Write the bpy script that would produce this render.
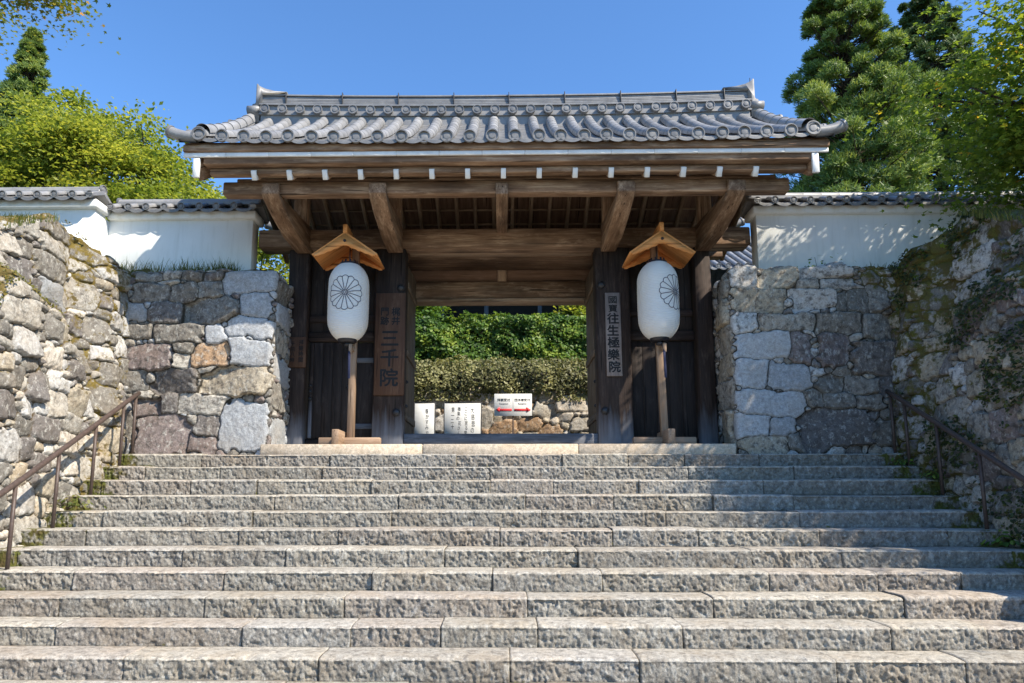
import bpy, math
import numpy as np
from mathutils import Vector, Matrix

sc = bpy.context.scene
for o in list(bpy.data.objects):
    bpy.data.objects.remove(o)
COL = sc.collection

# ------------------------------------------------------------------ camera, light, exposure
cam_d = bpy.data.cameras.new('camera')
cam = bpy.data.objects.new('camera', cam_d)
COL.objects.link(cam)
F_PX, CX, CY = 700.0, 490.0, 392.5
TH, PS, CAMZ = math.atan(107.5 / 700), math.radians(1.0), -0.623
cam_d.sensor_width = 36.0
cam_d.lens = F_PX / 1024 * 36
cam_d.shift_x = (512 - CX) / 1024
cam_d.shift_y = (CY - 341.5) / 1024
cam_d.clip_start, cam_d.clip_end = 0.05, 3000
cam.location = (0, 0, CAMZ)
cam.rotation_euler = (math.pi / 2 + TH, 0, PS)
sc.camera = cam

SUN = Vector((0.60, -0.40, 0.695)).normalized()          # towards the sun: high, front right
SUN_EL = math.asin(SUN.z)
SUN_AZ = math.atan2(SUN.x, SUN.y)
w = bpy.data.worlds.new("World")
sc.world = w
w.use_nodes = True
wn = w.node_tree.nodes
sky = wn.new('ShaderNodeTexSky')
sky.sky_type = 'NISHITA'
sky.sun_disc = False
sky.sun_elevation = SUN_EL
sky.sun_rotation = SUN_AZ
sky.air_density = 1.0
sky.dust_density = 0.2
sky.ozone_density = 2.0
wn['Background'].inputs[1].default_value = 0.15
skyc = wn.new('ShaderNodeMix'); skyc.data_type = 'RGBA'; skyc.blend_type = 'MULTIPLY'
skyc.inputs[0].default_value = 1.0
skyc.inputs[7].default_value = (0.37, 0.54, 0.70, 1)       # deep clear autumn blue
w.node_tree.links.new(sky.outputs[0], skyc.inputs[6])
w.node_tree.links.new(skyc.outputs[2], wn['Background'].inputs[0])

sl = bpy.data.lights.new('sun', 'SUN')
sl.energy = 3.3
sl.angle = math.radians(0.5)
sl.color = (1.0, 0.90, 0.75)
so = bpy.data.objects.new('sun', sl)
COL.objects.link(so)
so.rotation_euler = (-SUN).to_track_quat('-Z', 'Y').to_euler()
so.location = (10, -6, 14)

sc.view_settings.view_transform = 'Standard'
sc.view_settings.look = 'None'
sc.view_settings.gamma = 1.0
sc.view_settings.use_curve_mapping = False
sc.view_settings.exposure = 1.42
sc.render.engine = 'CYCLES'
sc.cycles.use_denoising = True
sc.cycles.max_bounces = 8
sc.cycles.diffuse_bounces = 5
sc.cycles.transmission_bounces = 4
sc.cycles.sample_clamp_indirect = 6

rng = np.random.default_rng(11)

# ------------------------------------------------------------------ numeric helpers
def _hash(ix, iy, iz, seed=0):
    h = (ix.astype(np.int64) * 374761393 + iy.astype(np.int64) * 668265263 + iz.astype(np.int64) * 2147483647 + seed * 974634777) & 0xFFFFFFFF
    h = ((h ^ (h >> 13)) * 1274126177) & 0xFFFFFFFF
    h = ((h ^ (h >> 16)) * 2246822519) & 0xFFFFFFFF
    h = h ^ (h >> 15)
    return (h & 0xFFFFFF) / float(0xFFFFFF)

def vnoise(x, y, z=None, seed=0):
    x = np.asarray(x, float); y = np.asarray(y, float)
    z = np.zeros_like(x) if z is None else np.asarray(z, float)
    ix, iy, iz = np.floor(x), np.floor(y), np.floor(z)
    fx, fy, fz = x - ix, y - iy, z - iz
    fx, fy, fz = [f * f * (3 - 2 * f) for f in (fx, fy, fz)]
    r = 0
    for dx in (0, 1):
        for dy in (0, 1):
            for dz in (0, 1):
                wgt = (fx if dx else 1 - fx) * (fy if dy else 1 - fy) * (fz if dz else 1 - fz)
                r = r + wgt * _hash(ix + dx, iy + dy, iz + dz, seed)
    return r

def fbm(x, y, z=None, octv=4, seed=0, gain=0.5):
    a, s, t = 1.0, 0.0, 0.0
    x = np.asarray(x, float); y = np.asarray(y, float)
    z = np.zeros_like(x) if z is None else np.asarray(z, float)
    for k in range(octv):
        s = s + a * (vnoise(x, y, z, seed + k * 17) - 0.5)
        t += a
        a *= gain
        x, y, z = x * 2.03 + 7.1, y * 2.03 + 3.7, z * 2.03 + 1.9
    return 2 * s / t

def sstep(a, b, x):
    t = np.clip((x - a) / (b - a), 0, 1)
    return t * t * (3 - 2 * t)

def unit(v):
    v = np.asarray(v, float)
    return v / (np.linalg.norm(v, axis=-1, keepdims=True) + 1e-12)

# ------------------------------------------------------------------ object helpers
def origin_of(o):
    p = Vector((0, 0, 0))
    while o is not None:
        p += o.location
        o = o.parent
    return p

def tag(o, label=None, cat=None, group=None, kind=None):
    if label: o['label'] = label
    if cat: o['category'] = cat
    if group: o['group'] = group
    if kind: o['kind'] = kind
    return o

def thing(name, loc, label, cat, group=None):
    o = bpy.data.objects.new(name, None)
    o.empty_display_size = 0.2
    COL.objects.link(o)
    o.location = loc
    return tag(o, label, cat, group)

def mesh_obj(name, V, faces, mat, parent=None, loc=None, smooth=False, attrs=None):
    """faces: list of index arrays, each (n,k). World coordinates in; local to parent or loc."""
    V = np.asarray(V, float)
    me = bpy.data.meshes.new(name)
    if isinstance(faces, np.ndarray):
        faces = [faces]
    idx, starts, n = [], [], 0
    for f in faces:
        if isinstance(f, np.ndarray):
            if len(f) == 0:
                continue
            k = f.shape[1]
            idx.append(f.reshape(-1))
            starts.append(n + np.arange(len(f)) * k)
            n += f.size
        else:
            idx.append(np.asarray(f)); starts.append(np.array([n])); n += len(f)
    idx = np.concatenate(idx).astype(np.int32)
    starts = np.concatenate(starts).astype(np.int32)
    org = origin_of(parent) if parent is not None else Vector(loc if loc is not None else (0, 0, 0))
    Vl = V - np.array(org)
    me.vertices.add(len(Vl))
    me.vertices.foreach_set('co', Vl.astype(np.float32).reshape(-1))
    me.loops.add(len(idx))
    me.loops.foreach_set('vertex_index', idx)
    me.polygons.add(len(starts))
    me.polygons.foreach_set('loop_start', starts)
    if smooth:
        me.polygons.foreach_set('use_smooth', np.ones(len(starts), dtype=bool))
    for an, av in (attrs or {}).items():
        av = np.asarray(av, np.float32)
        if av.ndim == 2:
            a = me.attributes.new(an, 'FLOAT_VECTOR', 'POINT')
            a.data.foreach_set('vector', av.reshape(-1))
        else:
            a = me.attributes.new(an, 'FLOAT', 'POINT')
            a.data.foreach_set('value', av)
    me.update(calc_edges=True)
    me.validate()
    if mat: me.materials.append(mat)
    o = bpy.data.objects.new(name, me)
    COL.objects.link(o)
    if parent is not None:
        o.parent = parent
    elif loc is not None:
        o.location = loc
    return o

class MB:
    """collects shapes, then links them as ONE mesh object; 'gc' = grain coordinate along each piece"""
    def __init__(self):
        self.V, self.F, self.G, self.n = [], [], [], 0
        self.smooth_any = False
    def add(self, V, F, G=None):
        V = np.asarray(V, float)
        if G is None:
            G = V.copy()
        self.V.append(V); self.G.append(np.asarray(G, float))
        for f in F:
            self.F.append(np.asarray(f) + self.n)
        self.n += len(V)
        return self
    def solid(self, V, F, G=None):
        """a closed piece: turn its faces outwards"""
        V = np.asarray(V, float); vol = 0.0; c = V.mean(0)
        for f in F:
            a = V[f[0]] - c
            for k in range(1, len(f) - 1):
                vol += np.dot(a, np.cross(V[f[k]] - c, V[f[k + 1]] - c))
        if vol < 0:
            F = [list(f)[::-1] for f in F]
        return self.add(V, F, G)
    def beam(self, p0, p1, wd, ht, up=(0, 0, 1), bevel=0.008):
        """box from p0 to p1, width wd across, height ht along up"""
        p0 = np.asarray(p0, float); p1 = np.asarray(p1, float)
        a = p1 - p0; L = np.linalg.norm(a); a = a / L
        u = np.asarray(up, float); u = u - a * (u @ a); u /= np.linalg.norm(u)
        s = np.cross(a, u)
        h = np.array([L / 2, wd / 2, ht / 2])
        b = min(bevel, h.min() * 0.45)
        V = []
        for ax in range(3):
            for sx in (-1, 1):
                for sy in (-1, 1):
                    for sz in (-1, 1):
                        q = np.array([sx, sy, sz]) * (h - b)
                        q[ax] = np.array([sx, sy, sz])[ax] * h[ax]
                        V.append(q)
        V = np.array(V)
        def vid(ax, sx, sy, sz):
            return ax * 8 + (sx > 0) * 4 + (sy > 0) * 2 + (sz > 0)
        F = []
        for ax in range(3):
            o1, o2 = [k for k in range(3) if k != ax]
            for s0 in (-1, 1):
                ring = []
                for (s1, s2) in ((-1, -1), (1, -1), (1, 1), (-1, 1)):
                    sg = [0, 0, 0]; sg[ax] = s0; sg[o1] = s1; sg[o2] = s2
                    ring.append(vid(ax, *sg))
                if (s0 > 0) == (ax == 1):
                    ring = ring[::-1]
                F.append(ring)
        for ax in range(3):                               # edges along ax
            o1, o2 = [k for k in range(3) if k != ax]
            for s1 in (-1, 1):
                for s2 in (-1, 1):
                    sa = [0, 0, 0]; sb = [0, 0, 0]
                    sa[ax] = -1; sb[ax] = 1
                    for q in (sa, sb):
                        q[o1] = s1; q[o2] = s2
                    F.append([vid(o1, *sa), vid(o1, *sb), vid(o2, *sb), vid(o2, *sa)])
        for sx in (-1, 1):
            for sy in (-1, 1):
                for sz in (-1, 1):
                    F.append([vid(0, sx, sy, sz), vid(1, sx, sy, sz), vid(2, sx, sy, sz)])
        cen = (p0 + p1) / 2
        W = cen + V[:, :1] * a + V[:, 1:2] * s + V[:, 2:3] * u
        off = rng.uniform(0, 40, 3)
        G = V.copy(); G[:, 0] += L / 2
        G = G + np.array([0, off[1], off[2]])
        if abs(a[2]) < 0.8:
            G[:, 0] += off[0] + 5
        FF = []
        for f in F:
            nn = np.cross(W[f[1]] - W[f[0]], W[f[2]] - W[f[1]])
            FF.append(f if nn @ (W[f].mean(0) - cen) > 0 else f[::-1])
        return self.add(W, FF, G)
    def box(self, x0, x1, y0, y1, z0, z1, axis=0, bevel=0.008):
        c = [(x0 + x1) / 2, (y0 + y1) / 2, (z0 + z1) / 2]
        d = [abs(x1 - x0), abs(y1 - y0), abs(z1 - z0)]
        lo = list(c); hi = list(c)
        lo[axis] -= d[axis] / 2; hi[axis] += d[axis] / 2
        if axis == 0: return self.beam(lo, hi, d[1], d[2], (0, 0, 1), bevel)
        if axis == 1: return self.beam(lo, hi, d[0], d[2], (0, 0, 1), bevel)
        return self.beam(lo, hi, d[0], d[1], (0, 1, 0), bevel)
    def tube(self, P, R, n=10, caps=True):
        P = np.asarray(P, float); R = np.broadcast_to(np.asarray(R, float), (len(P),))
        T = unit(np.gradient(P, axis=0))
        ref = np.array([0, 0, 1.0]) if abs(T[0, 2]) < 0.9 else np.array([1.0, 0, 0])
        V = []; nrm = unit(np.cross(T[0], ref))
        ang = np.linspace(0, 2 * np.pi, n, endpoint=False)
        for k in range(len(P)):
            nrm = nrm - T[k] * (nrm @ T[k]); nrm = nrm / np.linalg.norm(nrm)
            bi = np.cross(T[k], nrm)
            V.append(P[k] + R[k] * (np.cos(ang)[:, None] * nrm + np.sin(ang)[:, None] * bi))
        V = np.concatenate(V)
        F = []
        for k in range(len(P) - 1):
            for j in range(n):
                j2 = (j + 1) % n
                F.append([k * n + j, k * n + j2, (k + 1) * n + j2, (k + 1) * n + j])
        if caps:
            F.append(list(range(n))[::-1]); F.append([(len(P) - 1) * n + j for j in range(n)])
        d = np.concatenate([[0], np.cumsum(np.linalg.norm(np.diff(P, axis=0), axis=1))])
        G = np.stack([np.repeat(d, n), np.tile(np.cos(ang) * R.mean(), len(P)), np.tile(np.sin(ang) * R.mean(), len(P))], 1)
        G += np.array([rng.uniform(0, 9), rng.uniform(0, 9), 0])
        return self.solid(V, F, G) if caps else self.add(V, F, G)
    def cyl(self, p0, p1, r, n=14, r1=None):
        return self.tube([p0, p1], [r, r if r1 is None else r1], n)
    def lathe(self, prof, c, n=24, axis=(0, 0, 1)):
        """prof: list of (r, h) along axis from c"""
        ax = unit(np.asarray(axis, float)); ref = np.array([1.0, 0, 0]) if abs(ax[0]) < 0.9 else np.array([0, 1.0, 0])
        e1 = unit(np.cross(ax, ref)); e2 = np.cross(ax, e1)
        ang = np.linspace(0, 2 * np.pi, n, endpoint=False)
        V = []
        for r, h in prof:
            V.append(np.asarray(c) + ax * h + r * (np.cos(ang)[:, None] * e1 + np.sin(ang)[:, None] * e2))
        V = np.concatenate(V); F = []
        for k in range(len(prof) - 1):
            for j in range(n):
                j2 = (j + 1) % n
                F.append([k * n + j, k * n + j2, (k + 1) * n + j2, (k + 1) * n + j])
        F.append(list(range(n))[::-1]); F.append([(len(prof) - 1) * n + j for j in range(n)])
        return self.solid(V, F)
    def prism(self, pts, depth_vec, G=None):
        """closed outline (3D points in one plane) pushed along depth_vec"""
        P = np.asarray(pts, float); n = len(P); dv = np.asarray(depth_vec, float)
        V = np.concatenate([P, P + dv])
        F = [list(range(n))[::-1], [n + j for j in range(n)]]
        for j in range(n):
            j2 = (j + 1) % n
            F.append([j, j2, n + j2, n + j])
        return self.solid(V, F, G)
    def build(self, name, mat, parent=None, loc=None, smooth=False):
        V = np.concatenate(self.V); G = np.concatenate(self.G)
        by = {}
        for f in self.F:
            by.setdefault(len(f), []).append(f)
        faces = [np.array(v) for v in by.values()]
        o = mesh_obj(name, V, faces, mat, parent, loc, smooth, {'gc': G})
        return o

def fix_normals(o):
    import bmesh
    bm = bmesh.new(); bm.from_mesh(o.data)
    bmesh.ops.recalc_face_normals(bm, faces=bm.faces)
    bm.to_mesh(o.data); bm.free()
    return o

def grid_faces(nu, nv):
    i = np.arange(nu - 1)[:, None] * nv + np.arange(nv - 1)[None, :]
    i = i.reshape(-1)
    return np.stack([i, i + nv, i + nv + 1, i + 1], 1)

# ------------------------------------------------------------------ materials
class NT:
    def __init__(self, name):
        self.m = bpy.data.materials.new(name)
        self.m.use_nodes = True
        self.t = self.m.node_tree
        self.b = self.t.nodes['Principled BSDF']
        self.out = self.t.nodes['Material Output']
    def n(self, typ, **kw):
        nd = self.t.nodes.new(typ)
        for k, v in kw.items():
            setattr(nd, k, v)
        return nd
    def l(self, a, b):
        self.t.links.new(a, b)
    def attr(self, name):
        return self.n('ShaderNodeAttribute', attribute_name=name)
    def coord(self):
        return self.n('ShaderNodeTexCoord').outputs['Object']
    def scale(self, vec, s):
        m = self.n('ShaderNodeMapping')
        m.inputs['Scale'].default_value = s if hasattr(s, '__len__') else (s, s, s)
        self.l(vec, m.inputs['Vector'])
        return m.outputs['Vector']
    def noise(self, vec, scale=5, detail=4, rough=0.55, out='Fac'):
        t = self.n('ShaderNodeTexNoise')
        t.inputs['Scale'].default_value = scale
        t.inputs['Detail'].default_value = detail
        t.inputs['Roughness'].default_value = rough
        self.l(vec, t.inputs['Vector'])
        return t.outputs[out]
    def ramp(self, fac, stops):
        r = self.n('ShaderNodeValToRGB')
        e = r.color_ramp.elements
        while len(e) < len(stops):
            e.new(0.5)
        for k, (p, c) in enumerate(stops):
            e[k].position = p
            c = (c, c, c) if not hasattr(c, '__len__') else c
            e[k].color = (c[0], c[1], c[2], 1)
        self.l(fac, r.inputs['Fac'])
        return r.outputs['Color']
    def mix(self, fac, a, b, mode='MIX'):
        m = self.n('ShaderNodeMix', data_type='RGBA', blend_type=mode)
        for sock, v in ((m.inputs[0], fac), (m.inputs[6], a), (m.inputs[7], b)):
            if hasattr(v, 'is_linked') or hasattr(v, 'node'):
                self.l(v, sock)
            elif hasattr(v, '__len__'):
                sock.default_value = (v[0], v[1], v[2], 1)
            else:
                sock.default_value = v if sock == m.inputs[0] else (v, v, v, 1)
        return m.outputs[2]
    def math(self, op, a, b=0.0):
        m = self.n('ShaderNodeMath', operation=op)
        for sock, v in ((m.inputs[0], a), (m.inputs[1], b)):
            if hasattr(v, 'node'): self.l(v, sock)
            else: sock.default_value = v
        return m.outputs[0]
    def sep(self, vec):
        s = self.n('ShaderNodeSeparateXYZ'); self.l(vec, s.inputs[0]); return s.outputs
    def bump(self, h, strength=0.4, dist=0.01, prev=None):
        b = self.n('ShaderNodeBump')
        b.inputs['Strength'].default_value = strength
        b.inputs['Distance'].default_value = dist
        self.l(h, b.inputs['Height'])
        if prev is not None: self.l(prev, b.inputs['Normal'])
        return b.outputs['Normal']
    def done(self, color=None, rough=0.8, normal=None, spec=0.3, metallic=0.0):
        if color is not None:
            if hasattr(color, 'node'): self.l(color, self.b.inputs['Base Color'])
            else: self.b.inputs['Base Color'].default_value = (*color, 1)
        if hasattr(rough, 'node'): self.l(rough, self.b.inputs['Roughness'])
        else: self.b.inputs['Roughness'].default_value = rough
        self.b.inputs['Specular IOR Level'].default_value = spec
        self.b.inputs['Metallic'].default_value = metallic
        if normal is not None: self.l(normal, self.b.inputs['Normal'])
        return self.m

def wood(name, c0, c1, c2, rough=0.75, foot=None, stain=0.5):
    t = NT(name)
    g = t.attr('gc').outputs['Vector']
    a = t.noise(t.scale(g, (1.2, 16, 16)), 1.0, 6, 0.65)
    b = t.noise(t.scale(g, (4, 90, 90)), 1.0, 3, 0.6)
    big = t.noise(t.scale(g, (0.9, 2.2, 2.2)), 1.0, 4, 0.6)
    fac = t.math('ADD', t.math('MULTIPLY', a, 0.65), t.math('MULTIPLY', b, 0.35))
    col = t.ramp(fac, [(0.3, c0), (0.5, c1), (0.7, c2)])
    col = t.mix(t.math('MULTIPLY', t.ramp(big, [(0.4, 0), (0.72, 1)]), stain), col, tuple(x * 0.45 for x in c0), 'MIX')
    lite = t.noise(t.scale(g, (1.7, 6, 6)), 1.3, 5, 0.7)
    col = t.mix(t.math('MULTIPLY', t.ramp(lite, [(0.55, 0), (0.8, 1)]), 0.55), col, tuple(min(1, x * 1.35 + 0.03) for x in c2), 'MIX')
    crack = t.noise(t.scale(g, (0.9, 30, 30)), 1.0, 2, 0.5)
    col = t.mix(t.math('MULTIPLY', t.ramp(crack, [(0.655, 0), (0.69, 1)]), 0.85), col, tuple(x * 0.22 for x in c0))
    if foot:
        z = t.sep(g)[0]
        zz = t.math('ADD', z, t.math('MULTIPLY', t.math('SUBTRACT', a, 0.5), 0.9))
        col = t.mix(t.ramp(zz, [(0.12, 0.85), (0.62, 0.0)]), col, foot, 'MIX')  # pale foot colour paints sunlight reaching the post bottoms
    nb = t.bump(b, 0.35, 0.004)
    nb = t.bump(a, 0.4, 0.008, nb)
    return t.done(col, rough, nb, 0.25)

M = {}
M['beam'] = wood('old_beam_wood', (0.10, 0.055, 0.032), (0.25, 0.155, 0.095), (0.50, 0.365, 0.25), stain=0.9)
M['rafter'] = wood('rafter_wood', (0.2, 0.125, 0.075), (0.37, 0.255, 0.17), (0.56, 0.43, 0.31), stain=0.6)
M['sheath'] = wood('sheathing_wood', (0.12, 0.068, 0.042), (0.21, 0.125, 0.08), (0.3, 0.19, 0.13), stain=0.4)
M['post'] = wood('dark_post_wood', (0.017, 0.012, 0.011), (0.04, 0.027, 0.022), (0.085, 0.058, 0.046), foot=(0.19, 0.20, 0.23), stain=0.5)  # foot tone is sunlight painted on the post feet
M['panel'] = wood('dark_panel_wood', (0.015, 0.012, 0.012), (0.03, 0.022, 0.019), (0.055, 0.04, 0.034), stain=0.4)
M['jamb'] = wood('door_leaf_wood', (0.09, 0.06, 0.04), (0.17, 0.12, 0.08), (0.27, 0.2, 0.14), stain=0.5)
M['sill'] = wood('weathered_sill_wood', (0.06, 0.06, 0.065), (0.11, 0.115, 0.13), (0.2, 0.21, 0.24), stain=0.4)
M['stand'] = wood('stand_wood', (0.2, 0.13, 0.08), (0.31, 0.21, 0.14), (0.43, 0.31, 0.22), stain=0.35)
M['cedar'] = wood('orange_cedar', (0.48, 0.18, 0.05), (0.68, 0.29, 0.09), (0.8, 0.42, 0.17), rough=0.6, stain=0.15)
M['signwood'] = wood('sign_board_wood', (0.06, 0.03, 0.018), (0.10, 0.052, 0.032), (0.14, 0.08, 0.05), stain=0.3)
M['signgrey'] = wood('grey_sign_wood', (0.15, 0.12, 0.11), (0.22, 0.185, 0.17), (0.3, 0.26, 0.24), stain=0.3)

def plain(name, c, rough=0.6, spec=0.3, metallic=0.0, var=0.15, sc_=12, bump=0.0):
    t = NT(name)
    n_ = t.noise(t.coord(), sc_, 5, 0.6)
    col = t.mix(t.ramp(n_, [(0.3, 0), (0.7, 1)]), tuple(x * (1 - var) for x in c), tuple(min(1, x * (1 + var)) for x in c))
    nb = t.bump(n_, bump, 0.01) if bump else None
    return t.done(col, rough, nb, spec, metallic)

M['white'] = plain('white_paint', (0.72, 0.72, 0.70), 0.55, var=0.1, sc_=7)
M['ink'] = plain('black_ink', (0.012, 0.011, 0.011), 0.6)
M['greyink'] = plain('grey_ink', (0.075, 0.07, 0.09), 0.6)
M['red'] = plain('red_paint', (0.62, 0.03, 0.035), 0.6)
M['signwhite'] = plain('sign_white', (0.78, 0.78, 0.76), 0.75, 0.15, var=0.05)
M['iron'] = plain('black_iron', (0.02, 0.02, 0.022), 0.5, 0.5)
M['rail'] = plain('brown_rail_paint', (0.075, 0.052, 0.043), 0.5, 0.4, var=0.3, sc_=30)
M['lacquer'] = plain('black_lacquer', (0.015, 0.015, 0.02), 0.35, 0.5)
M['navy'] = plain('navy_cord', (0.02, 0.025, 0.06), 0.8)
M['shadowwood'] = plain('pavilion_wood', (0.02, 0.016, 0.014), 0.8)

def mk_plaster():
    t = NT('white_plaster')
    c = t.coord()
    n1 = t.noise(c, 1.2, 5, 0.6); n2 = t.noise(t.scale(c, (7, 7, 0.8)), 1.5, 4, 0.6)
    col = t.mix(t.ramp(n1, [(0.35, 0), (0.75, 1)]), (0.78, 0.79, 0.77), (0.70, 0.71, 0.685))
    col = t.mix(t.math('MULTIPLY', t.ramp(n2, [(0.5, 0), (0.75, 1)]), 0.5), col, (0.55, 0.555, 0.51))
    return t.done(col, 0.9, t.bump(t.noise(c, 60, 3), 0.08, 0.004), 0.15)
M['plaster'] = mk_plaster()

def mk_paper():
    t = NT('lantern_paper')
    n1 = t.noise(t.coord(), 9, 4, 0.6)
    col = t.mix(n1, (0.86, 0.85, 0.82), (0.80, 0.79, 0.755))
    t.done(col, 0.55, None, 0.2)
    tr = t.n('ShaderNodeBsdfTranslucent'); tr.inputs[0].default_value = (0.85, 0.82, 0.74, 1)
    mx = t.n('ShaderNodeMixShader'); mx.inputs[0].default_value = 0.22
    t.l(t.b.outputs[0], mx.inputs[1]); t.l(tr.outputs[0], mx.inputs[2]); t.l(mx.outputs[0], t.out.inputs[0])
    return t.m
M['paper'] = mk_paper()

def mk_tile():
    t = NT('grey_roof_tile')
    c = t.coord()
    a = t.noise(c, 7, 5, 0.65); b = t.noise(c, 45, 4, 0.6); d = t.noise(c, 2.2, 3, 0.6)
    col = t.ramp(a, [(0.3, (0.13, 0.13, 0.135)), (0.52, (0.21, 0.211, 0.216)), (0.75, (0.33, 0.33, 0.33))])
    tv = t.attr('tv').outputs['Fac']
    col = t.mix(0.55, col, t.ramp(tv, [(0.0, 0.09), (1.0, 0.34)]))
    col = t.mix(t.math('MULTIPLY', t.ramp(b, [(0.58, 0), (0.72, 1)]), 0.35), col, (0.36, 0.34, 0.28))
    col = t.mix(t.math('MULTIPLY', t.ramp(d, [(0.55, 0), (0.75, 1)]), 0.4), col, (0.10, 0.095, 0.085))
    r = t.ramp(a, [(0.3, 0.34), (0.7, 0.55)])
    return t.done(col, r, t.bump(b, 0.15, 0.004), 0.55)
M['tile'] = mk_tile()

def mk_stone(name, dirt_shade=(0.04, 0.034, 0.025), lichen=0.35, dark=0.35, mossc=(0.085, 0.095, 0.018), fine=1.0):
    t = NT(name)
    c = t.coord()
    tint = t.attr('tint').outputs['Vector']
    grv = t.attr('groove').outputs['Fac']
    mos = t.attr('moss').outputs['Fac']
    dr = t.math('SUBTRACT', 1.0, t.math('MULTIPLY', t.attr('dressed').outputs['Fac'], 0.75))
    n1 = t.noise(c, 5, 6, 0.65); n2 = t.noise(c, 23, 6, 0.7); n3 = t.noise(c, 95, 4, 0.65); n4 = t.noise(c, 2.1, 5, 0.65)
    col = t.mix(t.ramp(n2, [(0.32, 0), (0.68, 1)]), t.mix(1.0, tint, 0.62, 'MULTIPLY'), t.mix(1.0, tint, 1.35, 'MULTIPLY'))
    col = t.mix(t.math('MULTIPLY', t.ramp(n3, [(0.40, 1), (0.54, 0)]), 0.5), col, t.mix(1.0, tint, 0.42, 'MULTIPLY'))
    col = t.mix(t.math('MULTIPLY', t.ramp(n4, [(0.45, 0), (0.65, 1)]), 0.4), col, t.mix(1.0, tint, (0.84, 0.70, 0.54), 'MULTIPLY'))
    nd = t.noise(c, 11, 9, 0.74)
    col = t.mix(t.math('MULTIPLY', t.math('MULTIPLY', t.ramp(nd, [(0.50, 0), (0.60, 1)]), dark), dr), col, (0.07, 0.060, 0.053))
    nl = t.noise(t.scale(c, (1.3, 1.3, 0.9)), 13, 9, 0.76)
    col = t.mix(t.math('MULTIPLY', t.math('MULTIPLY', t.ramp(nl, [(0.54, 0), (0.60, 1)]), lichen), dr), col, (0.56, 0.55, 0.50))
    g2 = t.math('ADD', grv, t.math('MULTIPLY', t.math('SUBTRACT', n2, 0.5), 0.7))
    col = t.mix(t.ramp(g2, [(0.45, 0), (0.85, 1)]), col, dirt_shade)  # joint soil, darkened further to stand for shade deep in joints
    m2 = t.math('ADD', mos, t.math('MULTIPLY', t.math('SUBTRACT', t.noise(c, 6, 6, 0.7), 0.5), 1.9))
    m3 = t.math('ADD', m2, t.math('MULTIPLY', grv, 0.25))
    mcol = t.mix(t.ramp(n3, [(0.3, 0), (0.7, 1)]), tuple(x * 0.55 for x in mossc), tuple(x * 1.5 for x in mossc))
    mcol = t.mix(t.ramp(n1, [(0.4, 0), (0.65, 1)]), mcol, (0.10, 0.075, 0.03))
    col = t.mix(t.ramp(m3, [(0.55, 0), (0.72, 1)]), col, mcol)
    nb = t.bump(n3, 0.45 * fine, 0.012)
    nb = t.bump(n2, 0.5 * fine, 0.03, nb)
    return t.done(col, 0.88, nb, 0.2)
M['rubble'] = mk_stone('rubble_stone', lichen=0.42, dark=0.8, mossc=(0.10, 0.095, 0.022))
M['rubble_sunny'] = mk_stone('pale_rubble_stone', dirt_shade=(0.07, 0.05, 0.028), lichen=0.5, dark=0.5, mossc=(0.15, 0.11, 0.025))
M['step'] = mk_stone('step_stone', dirt_shade=(0.06, 0.05, 0.035), lichen=0.35, dark=0.5)
M['curb'] = mk_stone('smooth_curb_stone', dirt_shade=(0.14, 0.12, 0.09), lichen=0.15, dark=0.12, fine=0.35)

def mk_ground(name, c0, c1, sc_=3):
    t = NT(name)
    c = t.coord()
    a = t.noise(c, sc_, 6, 0.65); b = t.noise(c, 60, 4, 0.7)
    col = t.mix(t.ramp(a, [(0.35, 0), (0.65, 1)]), c0, c1)
    col = t.mix(t.math('MULTIPLY', b, 0.4), col, tuple(x * 0.5 for x in c0))
    return t.done(col, 0.95, t.bump(b, 0.4, 0.02), 0.1)
M['ground'] = mk_ground('soil_and_moss', (0.05, 0.06, 0.02), (0.10, 0.085, 0.05), 1.5)
M['gravel'] = mk_ground('pale_gravel', (0.44, 0.40, 0.33), (0.36, 0.32, 0.26), 2)

def mk_leaf(name, stops, trans=0.45, tcol=1.6, rough=0.5):
    t = NT(name)
    lr = t.attr('lr').outputs['Fac']
    col = t.ramp(lr, stops)
    t.done(col, rough, None, 0.35)
    tr = t.n('ShaderNodeBsdfTranslucent')
    t.l(t.mix(1.0, col, (tcol, tcol * 0.95, tcol * 0.5), 'MULTIPLY'), tr.inputs[0])
    mx = t.n('ShaderNodeMixShader'); mx.inputs[0].default_value = trans
    t.l(t.b.outputs[0], mx.inputs[1]); t.l(tr.outputs[0], mx.inputs[2]); t.l(mx.outputs[0], t.out.inputs[0])
    return t.m
M['maple_leaf'] = mk_leaf('yellow_green_maple_leaf', [(0, (0.08, 0.13, 0.025)), (0.5, (0.21, 0.26, 0.05)), (1, (0.42, 0.42, 0.09))], trans=0.5)
M['near_maple_leaf'] = mk_leaf('dark_maple_leaf', [(0, (0.07, 0.12, 0.02)), (0.72, (0.18, 0.25, 0.035)), (0.92, (0.32, 0.34, 0.04)), (0.97, (0.6, 0.45, 0.04)), (1, (0.6, 0.32, 0.04))], trans=0.5)
M['turning_leaf'] = mk_leaf('turning_maple_leaf', [(0, (0.08, 0.12, 0.025)), (0.7, (0.20, 0.22, 0.04)), (1, (0.5, 0.26, 0.07))])
M['cedar_leaf'] = mk_leaf('cedar_needles', [(0, (0.06, 0.115, 0.03)), (0.6, (0.18, 0.26, 0.065)), (1, (0.38, 0.43, 0.12))], trans=0.35, tcol=1.4)
M['dark_cedar_leaf'] = mk_leaf('dark_cedar_needles', [(0, (0.045, 0.085, 0.03)), (1, (0.15, 0.21, 0.06))], trans=0.2, tcol=1.2)
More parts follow.
